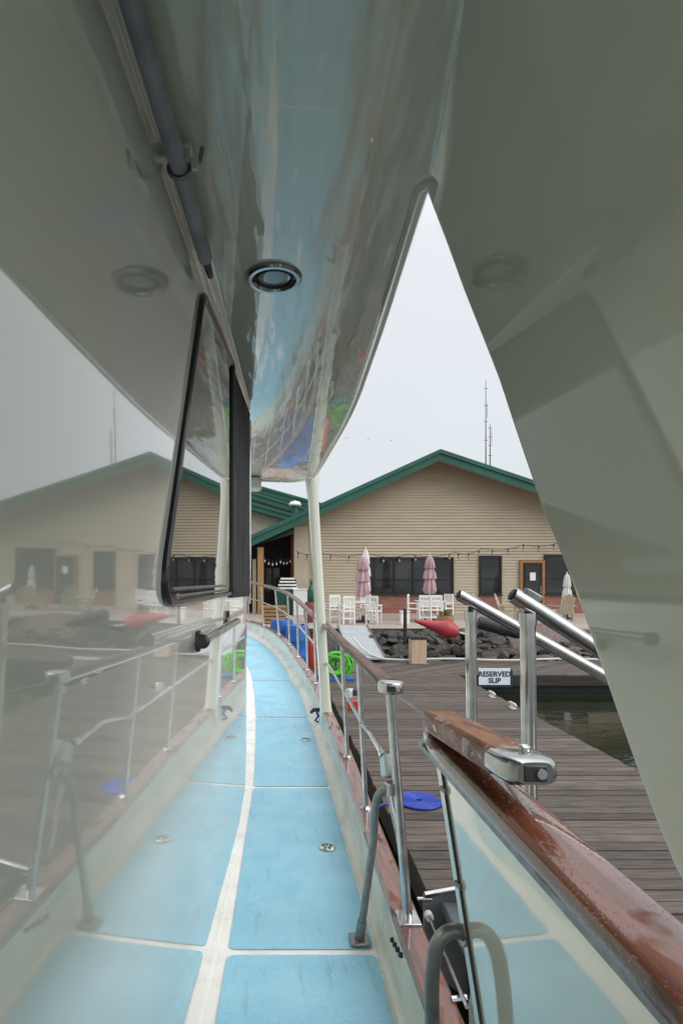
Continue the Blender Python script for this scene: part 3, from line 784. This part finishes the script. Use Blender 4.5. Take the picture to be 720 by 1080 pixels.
# buoys lying over the rocks
def buoy(name, label, a, b, prof, m):
    t = thing(name, label, 'buoy', (a+b)/2)
    u = (b-a); L = u.length; u.normalize(); q = u.to_track_quat('Z','Y').to_matrix()
    MB().lathe([(r, z*L) for r,z in prof], a, 26, m=q).build('body', m, t)
    return t, a, b, q, L
a = P(437,654.5,16.3); b = P(484,667,16.0)
t,a,b,q,L = buoy('nun_buoy', 'faded red conical buoy lying across the rocks', a, b, [(.03,0),(.05,.02),(.09,.2),(.17,.5),(.225,.66),(.245,.70),(.245,.74),(.215,.86),(.14,.97),(.03,1.0)], 'red')
MB().tube([b, b+Vector((.14,-.05,-.04)), b+Vector((.3,-.08,-.02))], .03, 8).build('mooring_rope', 'rope', t)
a = P(503,656,16.3); b = P(551,668.5,16.0)
t,a,b,q,L = buoy('can_buoy', 'black cylindrical buoy lying across the rocks', a, b, [(.10,0),(.17,.02),(.185,.06),(.185,.5),(.205,.52),(.205,.56),(.185,.58),(.175,.9),(.10,1.0),(.03,1.0)], 'black')
MB().lathe([(.03,-.02),(.06,-.02),(.06,.03),(.0,.03)], a, 14, m=q, cap=False).build('lifting_eye', 'dullsteel', t)

# sign
sg = thing('reserved_sign', 'white RESERVED SLIP sign fixed to the edge of the cross dock', 'sign', P(521,713,13.5))
sc = P(521,713.5,13.5); w_ = 33*13.5/F; h_ = 17.5*13.5/F
MB().box(sc, (w_,.02,h_)).build('sign_board', 'signwhite', sg, smooth=False)
MB().box(sc+Vector((.05,.03,-.05)), (w_+.04,.03,h_+.02)).build('backing_board', 'teal', sg, smooth=False)
MB().box(sc+Vector((-.2,.055,.0)), (.05,.02,.44)).box(sc+Vector((.2,.055,.0)), (.05,.02,.44)).build('sign_bracket', 'dullsteel', sg, smooth=False)
for txt,dz in (('RESERVED',.055),('SLIP',-.10)):
    cu = bpy.data.curves.new('lettering','FONT'); cu.body = txt; cu.size = .168; cu.align_x = 'CENTER'; cu.align_y = 'CENTER'; cu.extrude = .001; cu.offset = .006; cu.space_character = 1.02
    tmp = bpy.data.objects.new('lettering_curve', cu); me = bpy.data.meshes.new_from_object(tmp); bpy.data.objects.remove(tmp)
    o = bpy.data.objects.new('lettering', me); COL.objects.link(o); o.parent = sg; me.materials.clear(); me.materials.append(M['ink'])
    o.rotation_euler = (R(90),0,0)
    o.location = (sc-Vector(sg.location))+Vector((0,-.013,dz))

# cleats on the finger dock
cproto = None
for i,(px,py,lab) in enumerate(((512,735,'galvanised dock cleat on the dock edge just below the sign'),(536,747,'galvanised dock cleat on the dock edge nearer the yacht than its twin'))):
    d = 2.4*F/(py-606); loc = Vector((4.36, d, DZ))
    if i == 0:
        cproto = thing('dock_cleat', lab, 'cleat', (0,0,0), 0, 'cleats on the finger dock')
        MB().tube([(0,-.17,.075),(0,-.09,.09),(0,.09,.09),(0,.17,.075)], [.014,.022,.022,.014], 10).build('horn', 'rope', cproto)
        MB().box((0,-.05,.045),(.04,.03,.09)).box((0,.05,.045),(.04,.03,.09)).box((0,0,.006),(.08,.2,.012)).build('base', 'rope', cproto, bevel=.006)
        cproto.location = loc
    else: dup(cproto, loc, 0, lab)

# coiled hoses
c = P(441,845,6.0); c.z = DZ+.02
co = thing('blue_hose_coil', 'flat round coil of blue hose on the dock planks', 'hose', c)
sp = [c+Vector((r*math.cos(a),r*math.sin(a),.0)) for a,r in ((t*2*math.pi*8, .03+.20*t) for t in frange(0,1,260))]
MB().tube(sp, .0125, 8).build('coil', 'bluehose', co)
MB().tube([sp[-1], sp[-1]+Vector((-.02,-.1,0)), c+Vector((-.22,-.12,0)), c+Vector((-.38,-.10,0)), c+Vector((-.5,-.2,0))], .0125, 8).build('tail', 'bluehose', co)
c = P(355,700,13.0)
co = thing('green_hose_coil', 'bright green hose coiled in a loose standing heap on the dock', 'hose', (c.x,c.y,DZ))
pts_ = []
rnd = random.Random(4)
for k in range(170):
    a = k/170*2*math.pi*11; r = .21+.075*math.sin(k*.37)+.06*math.sin(k*.11)
    pts_.append(Vector((c.x+r*1.15*math.cos(a)*(1-.15*math.sin(k*.05)), c.y-.12+.24*k/170, DZ+.34+r*.95*math.sin(a))))
MB().tube(pts_, .024, 7).build('coil', 'greenhose', co)
MB().box((c.x+.03,c.y+.02,DZ+.03),(.7,.4,.06)).build('tray', 'bluedrum', co, bevel=.01)
MB().tube([(c.x,c.y+.2,DZ+.03),(c.x,c.y+.2,DZ+.75)], .03, 10).build('hanger_post', 'dullsteel', co)

# red can on the dock
c = P(372,748,10.2); c.z = DZ
boxthing('red_tool_box', 'small red box on the dock seen through the guard rail', 'box', c, [('body','orange',(0,0,.06),(.30,.2,.12),.01),('lid','red',(0,0,.13),(.31,.21,.03),.006)])
# drums by the bow
def drum(label, c, r, h):
    t = thing('plastic_drum', label, 'drum', c, 0, 'blue drums beyond the bow')
    MB().lathe([(r*.92,0),(r,.03),(r,h*.30),(r*1.03,h*.33),(r,h*.36),(r,h*.64),(r*1.03,h*.67),(r,h*.70),(r,h*.93),(r*.93,h)], c, 28).build('body', 'bluedrum', t)
    MB().lathe([(r*.16,h),(r*.16,h+.03),(.0,h+.03)], Vector(c)+Vector((r*.5,0,0)), 12, cap=False).build('bung', 'black', t)
    return t
c = P(297,690,14.9); c.z = DZ; drum('tall blue plastic drum behind the bow rail, nearer the timber post', c, .30, 1.22)
c = P(313,690,14.4); c.z = DZ; drum('blue plastic drum behind the bow rail, nearer the orange canister', c, .30, 1.12)
c = P(330,690,14.6); c.z = DZ
t = thing('orange_canister', 'orange red canister beside the blue drums', 'canister', c)
MB().lathe([(.18,0),(.19,.05),(.19,.55),(.14,.70),(.07,.76),(.07,.9)], c, 22).build('body', 'orange', t)
MB().lathe([(.0,.9),(.08,.9),(.08,.95),(.0,.96)], c, 16, cap=False).build('cap', 'black', t)

# ================================================================== CLUBHOUSE
FY = 26.0; K = FY/F
def bx(px): return (px-284)*K
def bz(py): return CZ+(606-py)*K
H = thing('clubhouse', 'tan sided clubhouse with green gable roof and dark windows', 'building', (8,FY,PZ))
apx, apz = bx(457), bz(486)
sl_l = .455; sl_r = .335
def roofz(x): return apz-(apx-x)*sl_l if x < apx else apz-(x-apx)*sl_r
xL, xR = bx(310), bx(720)
# lapped siding
mb = MB(); hh = .135; z = PZ
while z < apz:
    z1 = z+hh
    def xr_at(zz):
        lo = max(xL, apx-(apz-zz)/sl_l); hi = min(xR, apx+(apz-zz)/sl_r); return lo, hi
    l0,h0 = xr_at(z); l1,h1 = xr_at(min(z1,apz-.001))
    if h0-l0 < .05: break
    mb.add([(l0,FY-.036,z),(h0,FY-.036,z),(h1,FY,z1),(l1,FY,z1),(l0,FY,z),(h0,FY,z)], [(0,1,2,3),(0,1,5,4)])
    z = z1
mb.build('siding_wall', 'siding', H, smooth=False)
# body behind
prof = [(xL,PZ),(xR,PZ),(xR,roofz(xR)),(apx,apz),(xL,roofz(xL))]
MB().prism([(x,FY+.03,zz) for x,zz in prof], (0,14,0)).build('building_body', 'trimtan', H, smooth=False)
MB().box((xL+.32,FY-.06,(PZ+roofz(xL))/2-.05), (.64,.07,roofz(xL)-PZ-.15)).build('corner_board', 'trimtan', H, smooth=False)
# main roof: two slabs with fascia and eave soffit; overhang toward the viewer
EO = 1.0
def slab(x0,x1,slope,name):
    z0 = apz+.02-abs(x0-apx)*slope; z1 = apz+.02-abs(x1-apx)*slope
    y0, y1 = FY-EO, FY+14.5
    MB().prism([(x0,y0+.06,z0),(x1,y0+.06,z1),(x1,y0+.06,z1+.10),(x0,y0+.06,z0+.10)], (0,y1-y0,0)).build('eave_soffit', 'trimtan', H, smooth=False)
    r = MB().prism([(x0,y0-.02,z0+.103),(x1,y0-.02,z1+.103),(x1,y0-.02,z1+.20),(x0,y0-.02,z0+.20)], (0,y1-y0+.1,0)).build('roof', 'green', H, smooth=False)
    MB().prism([(x0,y0,z0-.20),(x1,y0,z1-.20),(x1,y0,z1+.10),(x0,y0,z0+.10)], (0,.055,0)).build('fascia', 'green', r, smooth=False)
    MB().prism([(x0,y0-.07,z0+.11),(x1,y0-.07,z1+.11),(x1,y0-.07,z1+.29),(x0,y0-.07,z0+.29)], (0,.05,0)).build('verge_trim', 'green', r, smooth=False)
slab(bx(210), apx, sl_l, 'l'); slab(apx, bx(760), sl_r, 'r')
MB().tube([(apx,FY-EO-.05,apz+.24),(apx,FY+14.5,apz+.24)], .07, 8).build('ridge_cap', 'green', H)
# rear gables stepping back on the left
def rear(yb, px0, py0, px1, py1, th):
    k = yb/F; q = lambda px,py: ((px-284)*k, CZ+(606-py)*k)
    (x0,z0),(x1,z1) = q(px0,py0), q(px1,py1)
    MB().prism([(x0,yb,z0),(x1,yb,z1),(x1,yb,z1-th),(x0,yb,z0-th)], (0,3.5,0)).build('rear_roof', 'green', H, smooth=False)
    MB().prism([(x0,yb-.08,z0+.05),(x1,yb-.08,z1+.05),(x1,yb-.08,z1-.09),(x0,yb-.08,z0-.09)], (0,.07,0)).build('rear_verge', 'green', H, smooth=False)
rear(29.0, 180,506, 350,555, .34)
rear(31.0, 180,493, 350,545, .36)
rear(33.0, 180,487, 360,537.5, .36)
k = 29.6/F
MB().prism([((170-284)*k,29.6,PZ),((345-284)*k,29.6,PZ),((345-284)*k,29.6,CZ+(606-558)*k),((170-284)*k,29.6,CZ+(606-509)*k)], (0,6,0)).build('rear_wall', 'trimtan', H, smooth=False)
c = P(311,538,30.0)
vt = MB().tube([c+Vector((0,0,-.3)), c+Vector((0,0,.25))], .16, 14).build('roof_vent', 'green', H)
MB().lathe([(.0,.22),(.32,.22),(.34,.30),(.24,.44),(.0,.5)], c, 20, cap=False).build('vent_cap', 'whiteplastic', vt)
# porch: dark recess, post, beam
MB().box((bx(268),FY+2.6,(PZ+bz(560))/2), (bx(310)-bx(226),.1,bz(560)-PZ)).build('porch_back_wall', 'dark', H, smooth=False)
MB().prism([(bx(225),FY-.02,bz(589)),(bx(310)-.005,FY-.02,bz(563)),(bx(310)-.005,FY-.02,bz(557)),(bx(225),FY-.02,bz(583))], (0,.3,0)).build('porch_beam', 'blackframe', H, smooth=False)
MB().prism([(bx(310)-.02,FY+.3,PZ),(bx(310)-.02,FY+2.5,PZ),(bx(310)-.02,FY+2.5,bz(565)),(bx(310)-.02,FY+.3,bz(565))], (-.05,0,0)).build('porch_side_wall', 'brick', H, smooth=False)
MB().box((bx(275),FY-.6,(PZ+bz(578))/2), (.27,.27,bz(578)-PZ)).build('porch_post', 'timberpost', H, smooth=False)
MB().box((bx(268.5),FY-.35,(PZ+bz(590))/2), (.16,.2,bz(590)-PZ)).build('porch_post', 'trimtan', H, smooth=False)
for px in (283,292):
    f_ = MB().box((bx(px),FY+2.5,bz(612)), (.34,.06,1.2)).build('porch_window', 'blackframe', H, smooth=False)
    MB().box((bx(px),FY+2.46,bz(612)), (.26,.03,1.08)).build('pane', 'glassclub', f_, smooth=False)
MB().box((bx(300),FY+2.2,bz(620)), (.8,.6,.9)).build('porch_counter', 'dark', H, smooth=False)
# windows over brick skirts
def window(px0,px1,py0,py1,mull,trans=True):
    x0,x1,z0,z1 = bx(px0),bx(px1),bz(py1),bz(py0)
    f = MB(); t_ = .09; y = FY-.06
    f.box(((x0+x1)/2,y,z1-t_/2),(x1-x0,.10,t_)); f.box(((x0+x1)/2,y,z0+t_/2),(x1-x0,.10,t_))
    f.box((x0+t_/2,y,(z0+z1)/2),(t_,.10,z1-z0-2*t_-.004)); f.box((x1-t_/2,y,(z0+z1)/2),(t_,.10,z1-z0-2*t_-.004))
    for q_ in mull: f.box((bx(q_),y+.002,(z0+z1)/2),(.08,.09,z1-z0-2*t_-.004))
    if trans: f.box(((x0+x1)/2,y+.006,z0+(z1-z0)*.40),(x1-x0-2*t_-.004,.07,.05))
    w = f.build('window', 'blackframe', H, smooth=False)
    g_ = MB(); xs = [x0]+[bx(q_) for q_ in mull]+[x1]
    for a_,b_ in zip(xs,xs[1:]):
        gl_ = MB().box(((a_+b_)/2,FY-.045,(z0+z1)/2),(b_-a_-.09,.02,z1-z0-.16)).build('pane', 'glassclub', w, smooth=False)
    MB().box(((x0+x1)/2,FY-.055,(PZ+z0)/2-.01),(x1-x0,.07,z0-PZ-.02)).build('brick_skirt', 'brick', H, smooth=False)
    MB().box(((x0+x1)/2,FY-.09,z0-.02),(x1-x0+.06,.14,.05)).build('sill', 'dockside', w, smooth=False)
    return w
window(386,477.5,588,627,[394,415,435,456])
window(504.5,528,586,627,[],True)
window(573,618,585,627,[598],True)
# door
x0,x1,z1 = bx(547),bx(573),bz(591)
dr = MB().box((x0+.06,FY-.06,(PZ+z1)/2),(.12,.12,z1-PZ)).box((x1-.06,FY-.06,(PZ+z1)/2),(.12,.12,z1-PZ)).box(((x0+x1)/2,FY-.06,z1-.06),(x1-x0-.244,.12,.12)).build('door', 'doorwood', H, smooth=False)
MB().box(((x0+x1)/2,FY-.05,(PZ+z1)/2-.06),(x1-x0-.25,.06,z1-PZ-.13)).build('door_leaf', 'blackframe', dr, smooth=False)
MB().box(((x0+x1)/2,FY-.085,(PZ+z1)/2+.04),(x1-x0-.50,.012,z1-PZ-.55)).build('door_glass', 'glassclub', dr, smooth=False)
MB().box(((x0+x1)/2+.02,FY-.095,bz(608)),(.26,.006,.36)).build('notice', 'white', dr, smooth=False)
MB().tube([(x1-.2,FY-.12,bz(618)),(x1-.2,FY-.12,bz(626))], .02, 8).build('door_handle', 'chrome', dr)
MB().box((bx(382.5),FY-.09,bz(608)),(.14,.1,1.55)).build('shutter_trim', 'trimtan', H, smooth=False)
for px,py in ((331,592),):
    MB().tube([(bx(px),FY-.1,bz(545)),(bx(px),FY-.1,bz(640))], .035, 8).build('downpipe', 'trimtan', H)

# string lights
def strings(name, label, pts, bulbs, m_):
    t = thing(name, label, 'string lights', pts[0])
    wire = []
    for a_,b_ in zip(pts,pts[1:]):
        for s in frange(0,1,9)[:-1]:
            p = a_+(b_-a_)*s; p.z -= .14*4*s*(1-s); wire.append(p)
    wire.append(pts[-1])
    MB().tube(wire, .014, 5).build('wire', 'rubber', t)
    n = len(wire)
    for k in range(bulbs):
        p = wire[min(n-1,int((k+.5)*n/bulbs))]
        sk = MB().tube([p+Vector((0,0,.02)), p+Vector((0,0,-.13))], .028, 8).build('socket', 'rubber', t)
        MB().lathe([(.02,-.13),(.045,-.17),(.05,-.21),(.02,-.26)], p, 10).build('bulb', m_, sk)
    return t
strings('string_lights', 'dark wire of string lights swagged across the tan facade', [Vector((bx(px),FY-.35,bz(py))) for px,py in ((311,581),(335,583),(386,584),(430,585),(477,583),(505,579),(548,575),(590,571),(640,566))], 22, 'bulb')
M['bulbwhite'] = mat('white_bulb', (.85,.83,.76), (.75,.73,.68), rough=.2)
strings('porch_lights', 'short row of white bulbs hanging inside the porch', [Vector((bx(px),FY+.5,bz(py))) for px,py in ((279,587),(296,588),(310,584))], 9, 'bulbwhite')

# antennas and birds
for nm,lab,px,y0,y1,d in (('antenna_mast','tall thin antenna mast rising behind the gable',512,401,500,60),('antenna_mast','shorter thin antenna mast right beside the tall one',516.5,447,500,60)):
    a = P(px,y1,d); b = P(px,y0,d)
    t = thing(nm, lab, 'antenna', (a.x,a.y,PZ), 0, 'antenna masts behind the clubhouse')
    ms = MB().tube([(a.x,a.y,PZ-.05), a, a+(b-a)*.5, b], [.10,.08,.055,.03], 8).build('mast', 'mast', t)
    for s in (.35,.55,.72,.9):
        p = a+(b-a)*s; MB().tube([p+Vector((-.22,0,.1)), p+Vector((.22,0,.1))], .03, 6).build('cross_arm', 'mast', t)
    MB().tube([a+(b-a)*.6+Vector((.16,0,0)), a+(b-a)*.6+Vector((.16,0,1.5))], .025, 6).build('whip', 'mast', t)
for px,py,lab in ((365.5,462,'leftmost of three tiny birds flying over the gable'),(388.5,463,'middle one of three tiny birds flying over the gable'),(412.5,465,'rightmost and darkest of three tiny birds flying over the gable')):
    c = P(px,py,150)
    t = MB().lathe([(.01,-.22),(.06,-.12),(.08,0),(.05,.12),(.03,.2)], c, 8, m=Matrix.Rotation(R(90),3,'X'))
    t.add([c+Vector(v) for v in ((0,-.08,.03),(-.36,-.04,.20),(-.5,.02,.12),(-.3,.07,.14),(0,.09,.03),(.36,-.04,.22),(.5,.02,.12),(.3,.07,.14))], [(0,1,2,3,4),(4,7,6,5,0)])
    o = t.build('bird', 'bird'); tag(o, lab, 'bird', 'birds in the sky')

# ---- patio furniture
def make_chair(label):
    t = thing('dining_chair', label, 'chair', (0,0,0), 0, 'white dining chairs on the patio')
    MB().box((0,0,.46),(.46,.44,.04)).build('seat', 'white', t, bevel=.008)
    for sx in (-1,1):
        MB().box((sx*.205,-.19,.33),(.045,.045,.66)).build('leg', 'white', t)
        MB().box((sx*.205,.20,.50),(.045,.045,1.0)).build('leg', 'white', t)
        MB().box((sx*.215,0,.67),(.06,.46,.03)).build('armrest', 'white', t)
    bk = MB().box((0,.20,.965),(.41,.035,.09)).box((0,.20,.60),(.37,.03,.06))
    for k in range(6): bk.box((-.15+.06*k,.20,.775),(.036,.018,.29))
    bk.build('backrest', 'white', t)
    MB().box((0,-.19,.20),(.37,.03,.04)).box((0,.20,.20),(.37,.03,.04)).build('stretcher', 'white', t)
    return t
def make_table(label):
    t = thing('patio_table', label, 'table', (0,0,0), 0, 'white tables on the patio')
    tp = MB()
    for k in range(7): tp.box((-.42+.14*k,0,.74),(.13,.98,.03))
    tp.box((0,.0,.70),(.9,.06,.05)).build('tabletop', 'white', t)
    for sx in (-1,1):
        for sy in (-1,1): MB().box((sx*.37,sy*.37,.36),(.07,.07,.72)).build('leg', 'white', t)
    return t
ch = None; tb = None
def pc(px, d, rz, label, s=1):
    global ch
    loc = Vector(((px-284)*d/F, d, PZ))
    if ch is None: ch = make_chair(label); ch.location = loc; ch.rotation_euler = (0,0,rz)
    else: return dup(ch, loc, rz, label)
pc(350.5,21.2,R(200),'white slatted chair partly hidden behind the yacht pillar')
pc(365.5,20.3,R(195),'white slatted chair in front of the left table, turned to the gangway')
pc(394,20.3,R(150),'white slatted chair at the right side of the pink umbrella table nearest the yacht')
pc(388,22.0,R(20),'white slatted chair behind the pink umbrella table nearest the yacht')
pc(436,21.6,R(70),'white slatted chair on the left end of the table beside the wicker planter')
pc(447,20.9,R(178),'white slatted chair with its back to the yacht, just left of the farther table umbrella')
pc(457.5,21.0,R(185),'white slatted chair with its back to the yacht, just right of the farther table umbrella')
pc(469,22.0,R(-60),'white slatted chair behind the wicker planter')
for px,d,lab in ((380,21.1,'white slatted table with a tall pink umbrella and a white one beside it'),(453,21.9,'white slatted table by the wicker planter, under the shorter pink umbrella')):
    loc = Vector(((px-284)*d/F, d, PZ))
    if tb is None: tb = make_table(lab); tb.location = loc
    else: dup(tb, loc, 0, lab)
def umbrella(label, px, pytop, d, m_, w, pybot):
    x = (px-284)*d/F; zt = CZ+(606-pytop)*d/F; zb = CZ+(606-pybot)*d/F
    t = thing('patio_umbrella', label, 'umbrella', (x,d,PZ), 0, 'closed umbrellas on the patio')
    MB().tube([(x,d,PZ),(x,d,zt+.08)], .022, 8).build('pole', 'white', t)
    h = zt-zb; prof = [(.03,1.0),(.10,.93),(.15,.80),(.17,.68),(.12,.64),(.17,.55),(.20,.40),(.14,.36),(.19,.25),(.21,.08),(.15,.0)]
    mb = MB(); n = 24; vs = []; fs = []
    for i,(r,s) in enumerate(prof):
        for j in range(n):
            a = 2*math.pi*j/n; rr = r*w*(1+.22*math.cos(8*a+i*.4)); vs.append((x+rr*math.cos(a), d+rr*math.sin(a), zb+h*s))
    for i in range(len(prof)-1):
        for j in range(n): fs.append((i*n+j,i*n+(j+1)%n,(i+1)*n+(j+1)%n,(i+1)*n+j))
    fs.append(tuple(range(n))); fs.append(tuple((len(prof)-1)*n+j for j in reversed(range(n))))
    mb.add(vs,fs).build('canopy', m_, t)
    MB().lathe([(.26,0),(.26,.05),(.06,.08),(.04,.25),(.0,.25)], (x,d,PZ), 18, cap=False).build('base', 'black', t)
umbrella('closed pink umbrella in front of a white one, by the left table', 382.5, 587, 21.1, 'pink', 1.15, 630)
umbrella('closed white umbrella standing just behind the pink one', 385.5, 579, 22.4, 'whitecloth', .85, 626)
umbrella('closed pink umbrella in front of the middle of the large window', 453, 586, 21.9, 'pink', 1.08, 626)
umbrella('closed white umbrella at the wing edge beside the beige chairs', 597.5, 605, 22.5, 'whitecloth', .8, 646)
# wicker planter
c = P(469.5,655,19.6); c.z = PZ
t = thing('wicker_planter', 'round wicker planter with yellow green plants on the patio edge', 'planter', c)
MB().lathe([(.23,0),(.27,.1),(.28,.25),(.27,.36),(.25,.36),(.25,.31),(.0,.31)], c, 26, cap=False).build('basket', 'wicker', t)
mb = MB(); rnd = random.Random(8)
for k in range(150):
    a = rnd.uniform(0,6.28); r = rnd.uniform(0,.24); p = c+Vector((r*math.cos(a),r*math.sin(a),.34+rnd.uniform(0,.22)*(1-r*2)))
    u = Vector((rnd.gauss(0,1),rnd.gauss(0,1),rnd.gauss(.4,1))).normalized()*.07; v = u.cross(Vector((rnd.gauss(0,1),rnd.gauss(0,1),rnd.gauss(0,1)))).normalized()*.025
    mb.add([p-u*.2, p+v, p+u, p-v], [(0,1,2,3)])
mb.build('foliage', 'plant', t, smooth=False)
# planter boxes by the porch
c = P(289,655,20.5); c.z = PZ
t = thing('wooden_planter', 'slatted brown wooden planter by the porch post', 'planter', c)
mb = MB()
for k in range(5): mb.box(c+Vector((0,0,.07+.13*k)),(.85,.5,.10))
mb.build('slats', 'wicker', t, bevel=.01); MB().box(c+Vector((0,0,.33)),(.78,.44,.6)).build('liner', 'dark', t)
# adirondack chairs
def make_adir(label):
    t = thing('adirondack_chair', label, 'chair', (0,0,0), 0, 'beige adirondack chairs on the patio')
    MB().box((0,-.05,.34),(.54,.56,.035), rx=R(-12)).build('seat', 'beigewood', t)
    bk = MB()
    for k in range(5):
        x = -.22+.11*k; hgt = .78-.05*abs(k-2)**1.6
        y0,z0 = .18,.28; bk.box((x, y0+.13*hgt/.78+.04, z0+hgt/2),(.10,.025,hgt), rx=R(-18))
    bk.build('backrest', 'beigewood', t)
    for sx in (-1,1):
        MB().box((sx*.30,-.30,.28),(.05,.10,.56)).build('leg', 'beigewood', t)
        MB().box((sx*.30,.20,.28),(.05,.08,.56)).build('leg', 'beigewood', t)
        MB().box((sx*.33,-.06,.575),(.15,.72,.03)).build('armrest', 'beigewood', t, bevel=.008)
    return t
ad = make_adir('beige slatted adirondack chair between the brick skirted window and the door')
ad.location = ((535-284)*21.8/F,21.8,PZ); ad.rotation_euler = (0,0,R(60))
dup(ad, ((553-284)*22.5/F,22.5,PZ), R(150), 'beige slatted adirondack chair right in front of the glass door')
dup(ad, ((592-284)*21.6/F,21.6,PZ), R(185), 'beige slatted adirondack chair beside the white umbrella, back to the yacht')
# porch clutter
c = P(318,640,24.6); c.z = PZ
boxthing('white_cabinet', 'white cabinet against the wall left of the pillar', 'cabinet', c, [('body','whiteplastic',(0,0,.55),(.72,.5,1.1),.02),('lid','whiteplastic',(0,0,1.12),(.76,.54,.05),.01)])
c = P(328,655,21.0); c.z = PZ
t = thing('barrel', 'red brown barrel beside the pillar with a green bottle on top', 'barrel', c)
MB().lathe([(.22,0),(.26,.2),(.27,.4),(.25,.6),(.22,.75)], c, 22).build('body', 'terracotta', t)
c = c+Vector((0,0,.755))
t = thing('green_bottle', 'tall dark green gas bottle standing on the barrel', 'bottle', c)
MB().lathe([(.13,0),(.14,.04),(.14,.42),(.10,.52),(.05,.60),(.05,.75)], c, 18).build('body', 'bottlegreen', t)
MB().lathe([(.05,.75),(.07,.76),(.07,.83),(.0,.85)], c, 14, cap=False).build('valve', 'dullsteel', t)
c = P(303,640,25.0); c.z = PZ
t = thing('grill_cart', 'green cart with white striped top inside the porch', 'cart', c)
MB().box(c+Vector((0,0,.55)),(.95,.5,1.1)).build('body', 'bottlegreen', t, bevel=.02)
mb = MB()
for k in range(4): mb.box(c+Vector((0,0,1.16+.14*k)),(.9-.1*k,.45,.07))
mb.build('striped_top', 'white', t, bevel=.01)
MB().box(c+Vector((0,.05,1.3)),(.75,.36,.5)).build('core', 'bottlegreen', t)

# ================================================================== CAMERA, LIGHT, WORLD
cam = bpy.data.cameras.new('camera'); co = bpy.data.objects.new('camera', cam); COL.objects.link(co)
co.location = (0,0,CZ); co.rotation_euler = (R(90),0,0)
cam.sensor_width = 36; cam.sensor_fit = 'AUTO'; cam.lens = 20.0
cam.shift_x = (360-284)/1080; cam.shift_y = (606-540)/1080
cam.clip_start = .02; cam.clip_end = 3000
scene.camera = co
EL, AZ = R(38), R(122)      # soft sun: from the right, a little behind
w = bpy.data.worlds.new('World'); scene.world = w; w.use_nodes = True
nt = w.node_tree; nt.nodes.clear()
out = N(nt,'ShaderNodeOutputWorld'); bg = N(nt,'ShaderNodeBackground'); bg.inputs['Strength'].default_value = .10
nt.links.new(bg.outputs[0], out.inputs[0])
sky = N(nt,'ShaderNodeTexSky'); sky.sky_type = 'NISHITA'; sky.sun_disc = False; sky.sun_elevation = EL; sky.sun_rotation = AZ
tc = N(nt,'ShaderNodeTexCoord'); sx = N(nt,'ShaderNodeSeparateXYZ'); nt.links.new(tc.outputs['Generated'], sx.inputs[0])
mr = N(nt,'ShaderNodeMapRange'); nt.links.new(sx.outputs[2], mr.inputs['Value'])
cl = ramp(nt, mr.outputs[0], [(0,(.275,.294,.306)),(.5,(.313,.328,.341)),(1,(.80,.81,.825))])
ns = N(nt,'ShaderNodeTexNoise', Scale=2.2, Detail=4.0); nt.links.new(tc.outputs['Generated'], ns.inputs['Vector'])
nr = N(nt,'ShaderNodeMapRange'); nr.inputs['To Min'].default_value = 19.6; nr.inputs['To Max'].default_value = 22.0; nt.links.new(ns.outputs['Fac'], nr.inputs['Value'])
vm = N(nt,'ShaderNodeVectorMath', operation='SCALE'); nt.links.new(cl, vm.inputs[0]); nt.links.new(nr.outputs[0], vm.inputs['Scale'])
mx = N(nt,'ShaderNodeMix', data_type='RGBA'); mx.inputs['Factor'].default_value = .95
nt.links.new(sky.outputs[0], mx.inputs['A']); nt.links.new(vm.outputs[0], mx.inputs['B']); nt.links.new(mx.outputs['Result'], bg.inputs['Color'])
sun = bpy.data.lights.new('sun','SUN'); sun.energy = 1.6; sun.angle = R(50); sun.color = (1,.97,.93)
so = bpy.data.objects.new('sun', sun); COL.objects.link(so)
dv = Vector((math.sin(AZ)*math.cos(EL), math.cos(AZ)*math.cos(EL), math.sin(EL)))
so.rotation_euler = dv.to_track_quat('Z','Y').to_euler(); so.location = (20,10,30)
scene.view_settings.view_transform = 'Standard'; scene.view_settings.look = 'None'
scene.view_settings.exposure = .38; scene.view_settings.gamma = 1; scene.view_settings.use_curve_mapping = False
scene.cycles.max_bounces = 10; scene.cycles.glossy_bounces = 6; scene.cycles.diffuse_bounces = 4
scene.cycles.use_denoising = True
